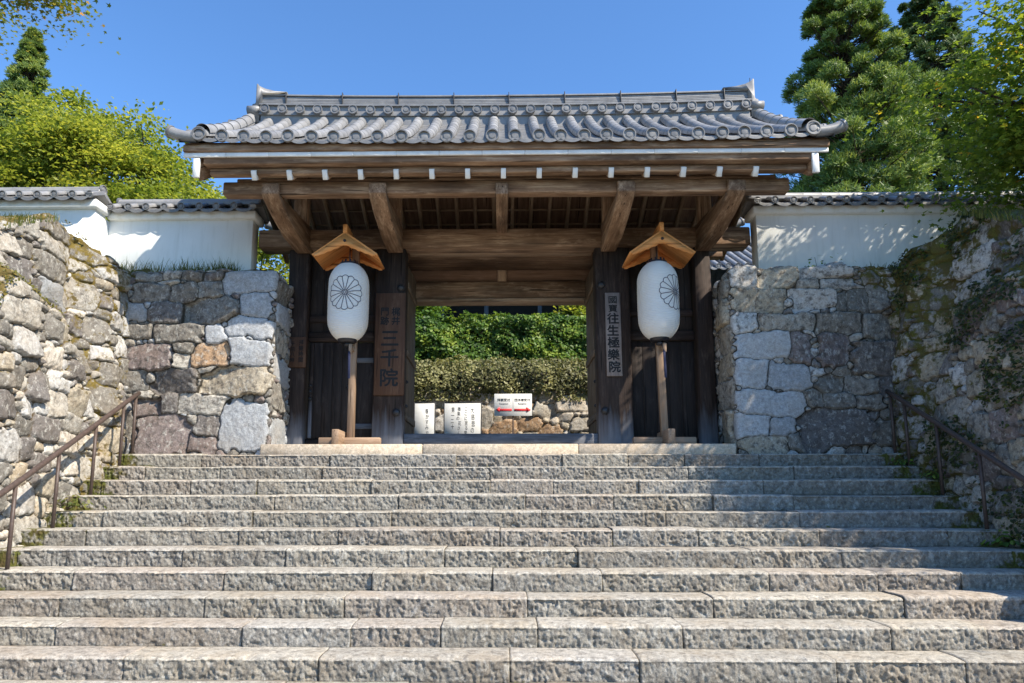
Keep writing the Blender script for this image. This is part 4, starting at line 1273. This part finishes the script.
# ------------------------------------------------------------------ plaster walls with tile coping
def coping(parent, x0, x1, y, z, axis='x', nb=None, ends=True):
    L = x1 - x0
    nb = nb or max(3, int(round(L / 0.265)) + 1)
    rb = RB()
    tiled_slope(rb, x0, x1, y - 0.30, z + 0.02, y, z + 0.17, nb, r=0.05, dish=0.0, seg=0.22)
    tiled_slope(rb, x0, x1, y + 0.30, z + 0.02, y, z + 0.17, nb, r=0.05, dish=0.0, seg=0.22)
    m = MB(); m.box(x0 - 0.02, x1 + 0.02, y - 0.09, y + 0.09, z + 0.14, z + 0.205, 0, 0.01); rb.mb(m)
    V, F, A = half_tube([(x0 - 0.03, y, z + 0.21), (x1 + 0.03, y, z + 0.21)], 0.065, seg=0.28); rb.add(V, F, A)
    if ends:
        for xx, s in ((x0 - 0.03, -1), (x1 + 0.03, 1)):
            rb.disc((xx + 0.01 * s, y, z + 0.22), (s, 0, 0), 0.08)
            for sg in (-1, 1):
                m = MB(); m.beam((xx - 0.02 * s, y + sg * 0.31, z + 0.02), (xx - 0.02 * s, y, z + 0.17), 0.10, 0.06); rb.mb(m)
    rb.build('tile_coping', M['tile'], parent)
ZW = 3.70
pw = thing('plaster_wall', (-6.0, 10.5, 2.5), 'white plaster wall with grey tile coping above the left stone wall', 'wall', 'white plaster walls beside the gate')
part('wall_body', M['plaster'], pw, (-6.12, -3.86, 10.40, 10.66, 2.4, ZW - 0.12, 0), (-12.0, -6.12, 10.02, 10.30, 2.4, ZW - 0.06, 0), (-6.24, -6.121, 10.29, 10.66, 2.4, ZW - 0.12, 1), bevel=0.006)
part('cornice', M['plaster'], pw, (-6.12, -3.80, 10.32, 10.74, ZW - 0.117, ZW + 0.015, 0), (-12.0, -6.06, 9.93, 10.31, ZW - 0.057, ZW + 0.075, 0), (-6.18, -6.06, 10.312, 10.74, ZW - 0.057, ZW + 0.03, 1), bevel=0.02)
coping(pw, -6.09, -3.865, 10.53, 1.0225 * ZW + 0.08)
coping(pw, -12.0, -6.19, 10.13, 1.0225 * (ZW + 0.06) + 0.05)
pw = thing('plaster_wall', (6.2, 10.5, 2.5), 'white plaster wall with grey tile coping above the right stone wall', 'wall', 'white plaster walls beside the gate')
part('wall_body', M['plaster'], pw, (3.90, 12.0, 10.40, 10.66, 2.4, ZW - 0.10, 0), bevel=0.006)
part('cornice', M['plaster'], pw, (3.84, 12.0, 10.32, 10.74, ZW - 0.097, ZW + 0.035, 0), bevel=0.02)
coping(pw, 3.925, 12.0, 10.53, 1.0225 * (ZW + 0.03) + 0.08)

# ------------------------------------------------------------------ handrails
def handrail(xt, xb, label, yposts):
    def xa(y): return np.interp(y, [6.95, 9.55], [xb, xt])
    def za(y): return 0.825 + (y - 9.55) * R_ / T_
    hr = thing('handrail', (xa(8.0), 8.0, -0.7), label, 'handrail', 'handrails beside the steps')
    mb = MB()
    ys = np.linspace(4.9, 9.62, 16)
    mb.tube(np.stack([xa(ys), ys, za(ys)], 1), 0.030, 12); mb.build('rail', M['rail'], hr, smooth=True)
    for y in yposts:
        i = math.floor((y - D0) / T_); zb = (min(i, 10) - 10) * R_ if i >= -2 else -2.39
        mb = MB(); mb.cyl((xa(y), y, zb - 0.03), (xa(y), y, za(y) - 0.01), 0.020, 12); mb.build('baluster', M['rail'], hr, smooth=True)
handrail(-5.09, -4.86, 'brown metal handrail climbing beside the sunlit left wall', (9.55, 9.2, 8.5, 7.72, 6.97, 6.1, 5.3))
handrail(5.30, 5.14, 'brown metal handrail climbing beside the shaded right wall', (9.55, 9.2, 8.5, 7.72, 6.97, 6.1, 5.3))

# ------------------------------------------------------------------ garden behind the gate
st = fill_stones([], 0, 8, -0.2, 2.4, 260, 0.12, 0.5, 'sltwol', 61)
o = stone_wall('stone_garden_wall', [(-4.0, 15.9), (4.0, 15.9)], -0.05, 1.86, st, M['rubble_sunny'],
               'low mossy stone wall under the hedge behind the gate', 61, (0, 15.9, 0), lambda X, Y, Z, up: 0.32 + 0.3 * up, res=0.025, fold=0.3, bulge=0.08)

def leaf_mesh(name, pos, nrm, size, mat, parent=None, loc=None, shape='rhomb', lr=None, seed=0, elong=1.0, along=None):
    r = np.random.default_rng(seed)
    n = len(pos)
    shapes = {'rhomb': [(-0.5, 0), (0, -0.28), (0.5, 0), (0, 0.28)],
              'oval': [(-0.5, 0), (-0.2, -0.26), (0.25, -0.24), (0.5, 0), (0.25, 0.24), (-0.2, 0.26)],
              'needle': [(-0.1, -0.10), (0.55, -0.05), (0.62, 0.05), (-0.1, 0.10)],
              'star': []}
    if shape == 'star':
        pts = []
        lob = [(-128, .50), (-70, .8), (0, 1.0), (70, .8), (128, .50)]
        for k, (a, l) in enumerate(lob):
            a = math.radians(a)
            pts.append((math.cos(a) * l * 0.55, math.sin(a) * l * 0.55))
            a2 = math.radians((lob[k][0] + lob[(k + 1) % 5][0]) / 2 if k < 4 else 180)
            pts.append((math.cos(a2) * 0.19, math.sin(a2) * 0.19))
        shp = np.array(pts)
    else:
        shp = np.array(shapes[shape])
    k = len(shp)
    nrm = unit(nrm)
    t = along if along is not None else r.normal(size=(n, 3))
    t = t - nrm * np.sum(t * nrm, 1, keepdims=True); t = unit(t)
    b = np.cross(nrm, t)
    size = np.broadcast_to(size, (n,))
    curl = (shp[:, 0] ** 2) * -0.35
    V = pos[:, None, :] + size[:, None, None] * (shp[None, :, 0, None] * elong * t[:, None, :] + shp[None, :, 1, None] * b[:, None, :] + curl[None, :, None] * nrm[:, None, :])
    Fc = np.arange(n * k).reshape(n, k)
    lr = r.uniform(0, 1, n) if lr is None else lr
    return mesh_obj(name, V.reshape(-1, 3), Fc, mat, parent, loc, False, {'lr': np.repeat(lr, k)})

def hedge(name, x0, x1, y0, y1, z0, z1, n, size, mat, label, cat, seed, core, wob=0.12):
    r = np.random.default_rng(seed)
    th = thing(name, ((x0 + x1) / 2, (y0 + y1) / 2, z0), label, cat)
    mb = MB(); mb.box(x0, x1, y0 + 0.25, y1, z0 - 0.05, z1 - 0.2, 0, 0.1); mb.build('branches', core, th)
    u = r.uniform(x0, x1, n); f = r.uniform(0, 1, n)
    front = f < 0.7
    z = np.where(front, r.uniform(z0 - 0.1, z1, n), z1 + r.normal(0, 0.03, n))
    y = np.where(front, y0 + r.exponential(0.09, n), r.uniform(y0, y1, n))
    bulge = wob * fbm(u * 2.0, z * 2.5, octv=4, seed=seed)
    y = y - np.where(front, bulge + 0.12 * np.sin(np.clip((z - z0) / (z1 - z0), 0, 1) * math.pi), 0)
    z = z + np.where(front, 0, wob * 0.9 * fbm(u * 2.2, y * 2.2, octv=3, seed=seed + 4))
    nr = np.where(front[:, None], np.array([0, -1.0, 0.5]), np.array([0, -0.2, 1.0])) + r.normal(0, 0.55, (n, 3))
    lr = np.clip(0.5 + 0.9 * fbm(u * 3, z * 3, y * 3, octv=3, seed=seed + 7) + r.normal(0, 0.2, n), 0, 1)
    leaf_mesh('foliage', np.stack([u, y, z], 1), nr, size * r.uniform(0.6, 1.3, n), mat, th, shape='oval', lr=lr, seed=seed)
    return th
hedge('hedge', -4.2, 4.2, 15.75, 16.9, 1.72, 2.56, 15000, 0.075, M['hedge_leaf'], 'clipped olive brown hedge on top of the garden wall', 'hedge', 71, M['shadowwood'], 0.2)
hedge('leafy_bank', -5.5, 5.5, 17.6, 19.0, 2.1, 4.07, 42000, 0.095, M['ivy_leaf'], 'bright green leafy bank of shrubs above the clipped hedge', 'shrubs', 73, M['shadowwood'], 0.28)
# pavilion
pv = thing('pavilion', (0.3, 21, 3.2), 'dark wooden pavilion half hidden above the leafy bank', 'building')
part('wall', M['shadowwood'], pv, (-4.5, 5.5, 20.6, 24, 3.2, 5.2, 0))
part('floor', M['panel'], pv, (-4.5, 5.5, 19.8, 20.6, 3.28, 3.40, 0))
for x in (-3.6, -1.75, -0.45, 1.1, 2.7, 4.4):
    part('post', M['sill'], pv, (x - 0.06, x + 0.06, 19.9, 20.02, 3.40, 5.2, 2))
rb = RB(); tiled_slope(rb, -5.5, 6.5, 19.0, 5.9, 22.3, 7.7, 40, r=0.07, dish=0.1); tiled_slope(rb, -5.5, 6.5, 25.6, 5.9, 22.3, 7.7, 40, r=0.07, dish=0.1); rb.build('roof', M['tile'], pv)
# side hall whose roof shows beside the right post
hl = thing('side_hall', (8.4, 18.6, 2.5), 'building with grey striped tile roof behind the right gate post', 'building')
mb = MB(); mb.box(6.0, 12.5, 17.2, 19.8, 2.5, 4.9, 0); mb.build('wall', M['plaster'], hl)
rb = RB(); tiled_slope(rb, 5.0, 13.0, 16.3, 4.95, 18.5, 6.35, 36, r=0.06, dish=0.03); tiled_slope(rb, 5.0, 13.0, 20.7, 4.95, 18.5, 6.35, 36, r=0.06, dish=0.03)
m = MB(); m.box(4.9, 13.1, 18.35, 18.65, 6.3, 6.5, 0); rb.mb(m); rb.build('roof', M['tile'], hl)

# signs in the courtyard
def poem_board(x0, x1, cols, label):
    s = thing('white_board', ((x0 + x1) / 2, 14.95, 0.08), label, 'sign', 'white boards standing behind the gate')
    part('panel', M['signwhite'], s, (x0, x1, 14.95, 14.98, 0.30, 1.01, 2), bevel=0.003)
    part('frame', M['iron'], s, (x0, x1, 14.945, 14.985, 1.012, 1.03, 0), (x1 + 0.002, x1 + 0.02, 14.945, 14.985, -0.3, 1.03, 2), (x0 - 0.02, x0 - 0.002, 14.945, 14.985, -0.3, 1.03, 2), bevel=0.002)
    for chars, x, zt, zb, sz in cols:
        column(chars, x, zt, zb, sz, M['ink'], 14.949, s, 0.85, 0.0, 0.008)
    return s
poem_board(-1.225, -0.455, [('大慈悲の', -0.62, 0.93, 0.36, 0.095), ('ここに至る里', -0.77, 0.94, 0.33, 0.085), ('極楽の花さく', -0.92, 0.94, 0.33, 0.085), ('第一二十', -1.055, 0.93, 0.45, 0.085)], 'wide white board with four columns of black brush writing')
poem_board(-1.86, -1.44, [('春かすみ立', -1.60, 0.9, 0.32, 0.09)], 'narrow white board with one column of writing beside the left door leaf')
s = thing('direction_sign', (0.23, 14.85, 0.08), 'white sign with two red arrows pointing left and right on a thin post', 'sign')
part('panel', M['signwhite'], s, (-0.165, 0.63, 14.85, 14.87, 0.735, 1.20, 0), bevel=0.003)
part('post', M['rail'], s, (0.215, 0.245, 14.875, 14.9, -0.3, 1.15, 2), bevel=0.003)
part('divider', M['greyink'], s, (0.2305, 0.2345, 14.847, 14.85, 0.80, 1.17, 2), bevel=0.001)
for x0, x1 in ((-0.14, 0.205), (0.605, 0.26)):
    d = 1 if x1 > x0 else -1
    mb = MB(); z = 0.86
    x0, x1 = x0 * 1.0115, x1 * 1.0115; z = refit(0, 14.85, z)[2]
    mb.box(min(x0 + d * 0.085, x1), max(x0 + d * 0.085, x1), 14.841, 14.849, z - 0.022, z + 0.022, 0, 0.001)
    tip = [(x0, 14.849, z), (x0 + d * 0.09, 14.849, z + 0.055), (x0 + d * 0.09, 14.849, z - 0.055)]
    mb.prism(tip if d > 0 else tip[::-1], (0, -0.009, 0))
    mb.build('arrow', M['red'], s)
text_mesh('拝観受付', 0.07, M['ink'], (0.035, 14.848, 1.07), s)
text_mesh('団体様受付', 0.068, M['ink'], (0.43, 14.848, 1.07), s)
text_mesh('Reception', 0.045, M['greyink'], (0.035, 14.848, 0.985), s)
text_mesh('Reception', 0.045, M['greyink'], (0.43, 14.848, 0.985), s)

# ------------------------------------------------------------------ trees
def trunk_tube(mb, p0, p1, r0, r1, bend, seed, n=8):
    r = np.random.default_rng(seed)
    t = np.linspace(0, 1, n)
    P = np.asarray(p0)[None] * (1 - t)[:, None] + np.asarray(p1)[None] * t[:, None]
    off = r.normal(0, bend, 3); off2 = r.normal(0, bend * 0.5, 3)
    P = P + np.sin(t * math.pi)[:, None] * off + np.sin(t * 2 * math.pi)[:, None] * off2
    mb.tube(P, r0 + (r1 - r0) * t, 8)
    return P

def maple(name, base, centers, spread, nleaf, size, mat, label, seed, shape='rhomb', group=None, trunk_r=0.16, fork=None):
    r = np.random.default_rng(seed)
    th = thing(name, base, label, 'tree', group)
    base = np.array(base, float); C = np.array([refit(*c) for c in centers])
    fork = base + np.array([0, 0, 1.2]) if fork is None else np.asarray(fork, float)
    mb = MB()
    trunk_tube(mb, base - np.array([0, 0, 0.3]), fork, trunk_r, trunk_r * 0.8, 0.06, seed)
    # main limbs to k-means-ish hubs, twigs to the clumps
    nh = max(3, min(9, len(C) // 14))
    hubs = C[r.choice(len(C), nh, replace=False)]
    hubs = np.stack([C[np.argsort(np.linalg.norm(C - h, axis=1))[:14]].mean(0) for h in hubs])
    hubs = hubs * 0.7 + fork * 0.3
    for k, h in enumerate(hubs):
        trunk_tube(mb, fork, h, trunk_r * 0.55, trunk_r * 0.25, 0.12, seed + k + 1)
    for k, c in enumerate(C):
        h = hubs[np.argmin(np.linalg.norm(hubs - c, axis=1))]
        trunk_tube(mb, h, c, trunk_r * 0.2, 0.008, 0.10, seed + 100 + k, 6)
    mb.build('trunk', M['bark'], th, smooth=True)
    per = nleaf // len(C)
    pos, nr, lr = [], [], []
    for c in C:
        m = int(per * r.uniform(0.6, 1.4))
        s = np.array([spread, spread, spread * 0.36]) * r.uniform(0.7, 1.3)
        q = r.normal(0, 1, (m, 3)) * s
        tilt = r.normal(0, 0.25, 3); tilt[2] = 1
        q[:, 2] -= 0.18 * (q[:, 0] ** 2 + q[:, 1] ** 2) / spread
        pos.append(c + q)
        nr.append(unit(tilt) + r.normal(0, 0.38, (m, 3)))
        lr.append(np.clip(r.normal(0.45 + r.normal(0, 0.16), 0.2, m), 0, 1))
    pos = np.concatenate(pos)
    leaf_mesh('crown', pos, np.concatenate(nr), size * r.uniform(0.7, 1.25, len(pos)), mat, th, shape=shape, lr=np.concatenate(lr), seed=seed)
    return th
def blob_centers(n, c, rad, seed, inner=0.55, test=None):
    r = np.random.default_rng(seed); out = []
    while len(out) < n:
        d = unit(r.normal(size=3)); q = r.uniform(inner, 1.0) ** 0.6
        p = np.array(c) + d * q * np.array(rad)
        if test is None or test(p): out.append(p)
    return np.array(out)
def cedar(name, base, h, rad, mat, label, seed, n_cl=260, per=230, size=0.2, bottom=0.1, power=0.75):
    r = np.random.default_rng(seed)
    th = thing(name, base, label, 'tree', 'tall cedars rising behind the walls')
    base = np.array(base, float)
    mb = MB(); trunk_tube(mb, base - np.array([0, 0, 0.3]), base + np.array([0.1, 0, h * 0.97]), 0.035 * h * 0.6 + 0.1, 0.02, 0.06, seed, 14)
    pos, nr, al, lr = [], [], [], []
    for k in range(n_cl):
        t = bottom + (1 - bottom) * (r.uniform() ** 0.85)
        a = r.uniform(0, 2 * math.pi)
        rr = rad * (1 - t) ** power * (0.9 + 0.2 * float(fbm(np.array([t * 5 + 1.6 * math.cos(a)]), np.array([math.sin(a) * 1.6]), octv=2, seed=seed)[0]) + r.normal(0, 0.12)) + 0.15; q = r.uniform(0.35, 1.0) ** 0.6
        c = base + np.array([math.cos(a) * rr * q, math.sin(a) * rr * q, h * t + rr * q * 0.28])
        if q > 0.5: trunk_tube(mb, base + np.array([0, 0, h * t - rr * q * 0.15]), c, 0.04, 0.012, 0.05, seed + k, 5)
        s = (0.08 + 0.36 * min(1, (1 - t) * 2.2) * rad / 2.9) * r.uniform(0.7, 1.3)
        m = int(per * r.uniform(0.6, 1.4))
        d = unit(r.normal(size=(m, 3))); d[:, 2] = np.abs(d[:, 2]) * 0.9 - 0.15
        pos.append(c + d * s * np.array([0.95, 0.95, 1.15]) * r.uniform(0.35, 1.0, (m, 1)) ** 0.5)
        o_ = np.array([math.cos(a), math.sin(a), 0.5])
        al.append(d + 0.6 * o_); nr.append(r.normal(0, 1, (m, 3)) + 0.8 * d)
        lr.append(np.clip(r.normal(0.45 + r.normal(0, 0.15), 0.2, m), 0, 1))
    mb.build('trunk', M['bark'], th, smooth=True)
    pos = np.concatenate(pos)
    leaf_mesh('crown', pos, np.concatenate(nr), size * r.uniform(0.6, 1.3, len(pos)), mat, th, shape='needle', lr=np.concatenate(lr), seed=seed, elong=1.5, along=np.concatenate(al))
    return th

# left: big yellow-green maple behind the wall
cl = np.concatenate([blob_centers(120, (-10.6, 16.5, 6.0), (3.6, 2.6, 2.6), 1, test=lambda p: p[2] > 3.4),
                     blob_centers(46, (-7.9, 15.8, 5.0), (1.6, 1.6, 1.35), 2), blob_centers(26, (-14.2, 17.0, 6.4), (2.2, 2.0, 2.2), 3)])
maple('maple_tree', (-10.4, 16.4, 2.6), cl, 0.42, 170000, 0.115, M['maple_leaf'], 'broad yellow green maple tree behind the left plaster wall', 5, trunk_r=0.22)
cl = blob_centers(34, (-5.1, 14.2, 3.6), (1.0, 0.9, 1.0), 8)
maple('garden_shrub', (-5.1, 14.2, 2.56), cl, 0.26, 8000, 0.11, M['maple_leaf'], 'bright shrub showing between the left plaster wall and the gate post', 9, trunk_r=0.05, fork=(-5.1, 14.2, 2.9))
cedar('cedar_tree', (-18.9, 25.5, 2.5), 15.6, 3.2, M['cedar_leaf'], 'narrow cedar with pointed top behind the left maple', 14, n_cl=480, per=220, size=0.16, power=1.0)
# right: tall cedars
cedar('cedar_tree', (12.7, 24.0, 2.5), 16.6, 3.3, M['cedar_leaf'], 'tall bright green cedar behind the right plaster wall', 17, n_cl=520, per=420, size=0.15, power=0.5)
cedar('cedar_tree', (18.8, 28.5, 2.5), 19.0, 3.9, M['dark_cedar_leaf'], 'dark cedar farther right behind the near maple', 19, n_cl=420, per=420, size=0.2, power=0.5)
# behind the gate opening
for q, (x, y, z, c) in enumerate(((-2.6, 18.8, 3.9, 'ivy_leaf'), (2.9, 18.8, 3.9, 'maple_leaf'))):
    cl = blob_centers(30, (x, y, z), (1.0, 0.6, 0.75), 40 + q)
    maple('garden_shrub', (x, y, 3.6), cl, 0.22, 6000, 0.11, M[c], ('dark green shrub on the bank seen left in the doorway', 'yellow green shrub on the bank seen right in the doorway')[q], 44 + q, trunk_r=0.04, fork=(x, y, 3.9))
# near right maple: overhanging leaves, star shaped
cl = np.concatenate([blob_centers(170, (8.9, 8.4, 4.9), (3.4, 2.6, 2.3), 21, inner=0.3, test=lambda p: p[0] > 5.75 and p[2] > 3.3 and p[0] - 0.0 > 5.2 + 0.9 * max(0, 3.9 - p[2])),
                     blob_centers(30, (6.9, 8.6, 4.1), (1.2, 0.8, 0.6), 22, inner=0.2),
                     blob_centers(90, (11.2, 5.6, 7.0), (2.7, 2.6, 1.7), 26, inner=0.2),  # unseen upper canopy, added to cut sky light on the right steps
                     blob_centers(90, (8.35, 5.9, 4.5), (1.25, 1.1, 0.9), 24, inner=0.05)])  # unseen near clumps, added to cast shade on the right steps
maple('maple_tree', (9.6, 8.2, 2.4), cl, 0.40, 80000, 0.115, M['near_maple_leaf'], 'near maple with star shaped leaves, some turned yellow, over the right wall', 23, shape='star', trunk_r=0.18, fork=(9.4, 8.3, 3.4))
# overhanging branch at the upper left
cl = np.concatenate([blob_centers(34, (-7.6, 7.6, 5.95), (1.5, 1.2, 0.42), 51, inner=0.1), blob_centers(7, (-5.95, 7.8, 5.85), (0.45, 0.3, 0.28), 53, inner=0.1)])
maple('maple_tree', (-9.6, 7.4, 2.4), cl, 0.24, 13000, 0.08, M['turning_leaf'], 'maple branch with leaves turning orange at the upper left', 55, shape='star', trunk_r=0.14, fork=(-9.2, 7.5, 4.3))

# ------------------------------------------------------------------ grass, moss and weeds
def blades(name, pos, h, mat, label=None, cat=None, kind=None, seed=0, wid=0.006, lean=0.35):
    r = np.random.default_rng(seed)
    n = len(pos); hh = h * r.uniform(0.4, 1.3, n)
    a = r.uniform(0, 2 * math.pi, n); dirv = np.stack([np.cos(a), np.sin(a), np.zeros(n)], 1)
    sd = np.stack([-np.sin(a), np.cos(a), np.zeros(n)], 1)
    rows = []
    for t, wf in ((0, 1), (0.4, 0.9), (0.75, 0.6), (1.0, 0.08)):
        c = pos + dirv * (lean * hh * t ** 2)[:, None] + np.array([0, 0, 1.0]) * (hh * t * (1 - 0.15 * t))[:, None]
        rows += [c - sd * wid * wf, c + sd * wid * wf]
    V = np.stack(rows, 1)
    f = np.array([[0, 1, 3, 2], [2, 3, 5, 4], [4, 5, 7, 6]])
    Fc = (np.arange(n)[:, None, None] * 8 + f[None]).reshape(-1, 4)
    lr = np.repeat(np.clip(r.normal(0.5, 0.25, n), 0, 1), 8)
    o = mesh_obj(name, V.reshape(-1, 3), Fc, mat, None, None, False, {'lr': lr})
    return tag(o, label, cat, None, kind)
def clumped(n, x0, x1, y0, y1, z, seed, dens=3.0):
    r = np.random.default_rng(seed); out = np.zeros((0, 2))
    while len(out) < n:
        q = np.stack([r.uniform(x0, x1, n), r.uniform(y0, y1, n)], 1)
        keep = fbm(q[:, 0] * dens, q[:, 1] * dens, octv=3, seed=seed) > r.uniform(-0.35, 0.5, n)
        out = np.concatenate([out, q[keep]])
    out = out[:n]
    return np.stack([out[:, 0], out[:, 1], np.full(n, z)], 1)
blades('grass', clumped(1500, -5.75, -3.95, 9.85, 10.35, 2.63, 81), 0.27, M['grass'], 'long grass tufts on top of the left stone wall', 'grass', 'stuff', 82, 0.005)
blades('grass', clumped(500, 4.9, 6.2, 9.85, 10.35, 2.64, 83), 0.14, M['grass'], 'short grass on top of the right stone wall', 'grass', 'stuff', 84, 0.006)
p = clumped(1400, -6.6, -5.72, 6.9, 9.1, 0, 85); p[:, 2] = [side_top(-5.5, y) - 0.06 for y in p[:, 1]]
blades('grass', p, 0.13, M['grass'], 'dry grass along the top of the left retaining wall', 'grass', 'stuff', 86, 0.005)
p = clumped(900, 5.72, 6.3, 6.6, 9.4, 0, 87); p[:, 2] = [side_top(5.5, y) - 0.06 for y in p[:, 1]]
blades('grass', p, 0.12, M['grass'], 'dark grass along the top of the right retaining wall', 'grass', 'stuff', 88, 0.006)

def weed(loc, n, size, label, seed, spread=0.1, mat='grass'):
    r = np.random.default_rng(seed)
    th = thing('weed', loc, label, 'plant', 'weeds rooted in the stonework')
    loc = np.array(loc, float)
    q = r.normal(0, 1, (n, 3)) * np.array([spread, spread * 0.6, spread * 0.5]); q[:, 2] = np.abs(q[:, 2]) + 0.02
    mb = MB()
    for k in range(0, min(n, 36), 3): mb.tube([loc, loc + q[k] * 0.5 + np.array([0, 0, 0.02]), loc + q[k]], 0.003, 5)
    mb.build('stem', M['bark'], th)
    leaf_mesh('leaves', loc + q, q / spread + np.array([0, -0.6, 0.9]) + r.normal(0, 0.3, (n, 3)), size * r.uniform(0.6, 1.3, n), M[mat], th, shape='oval', seed=seed)
weed((-4.95, 8.0, -0.73), 110, 0.045, 'yellow green weed on the steps beside the left handrail', 91, 0.13)
weed((5.28, 9.25, -0.18), 60, 0.05, 'small dark fern at the foot of the right handrail', 92, 0.09, 'ivy_leaf')
weed((5.3, 8.75, -0.37), 50, 0.05, 'small green weed in the right wall joint a step lower', 93, 0.08, 'ivy_leaf')
weed((5.36, 7.55, -1.1), 110, 0.06, 'broad green weed at the base of the right wall near the lower steps', 94, 0.14, 'ivy_leaf')
weed((4.7, 10.1, 2.69), 45, 0.05, 'thin creeping plant in front of the right plaster wall', 95, 0.22, 'ivy_leaf')

def creeper(side, n, dens, mat, label, seed, loc, size, thr, ledge_only=False):
    """small leaves rooted over the face of a retaining wall in noise-shaped patches"""
    r = np.random.default_rng(seed)
    y = r.uniform(6.6, 9.7, n * 9)
    ty = np.linspace(6.5, 9.8, 120)
    lo = np.interp(y, ty, [side_base(0, q) + 0.5 for q in ty]); hi = np.interp(y, ty, [side_top(5, q) for q in ty])
    z = lo + (hi - lo) * r.uniform(0, 1, len(y)) ** 0.8
    a = fbm(y * 1.3, z * 1.3, octv=4, seed=seed) + 0.35 * fbm(y * 6, z * 6, octv=2, seed=seed + 1)
    if ledge_only:
        a = ledge_up(y, z) * 0.9 + 0.25 * a + 0.35 * np.exp(-((z - hi) / 0.12) ** 2)
    keep = a > thr
    y, z, a = y[keep][:n], z[keep][:n], a[keep][:n]
    lean_ = side_lean(None, y, z[:, None])[:, 0]
    x = side * ((5.26 if side < 0 else 5.40) + lean_ - 0.085 - r.exponential(0.02, len(y)))
    P = np.stack([x, y, z], 1)
    nr = np.array([-side, -0.3, 0.7]) + r.normal(0, 0.5, P.shape)
    o = leaf_mesh('creeper', P, nr, size * r.uniform(0.5, 1.4, len(P)), M[mat], None, loc, shape='oval', seed=seed)
    tag(o, label, 'plant', 'plants growing on the side walls')
creeper(1, 5200, 1, 'dark_creeper', 'dark green creeper and ferns spreading over the shaded right wall', 121, (5.6, 8.2, 0.5), 0.045, 0.12)
creeper(1, 2600, 1, 'moss_tuft', 'yellow green moss tufts along the ledge of the right wall', 123, (5.6, 7.6, 1.6), 0.035, 0.42, True)
creeper(-1, 3200, 1, 'moss_tuft', 'golden moss tufts along the ledge of the left wall', 125, (-5.5, 7.8, 1.6), 0.035, 0.42, True)
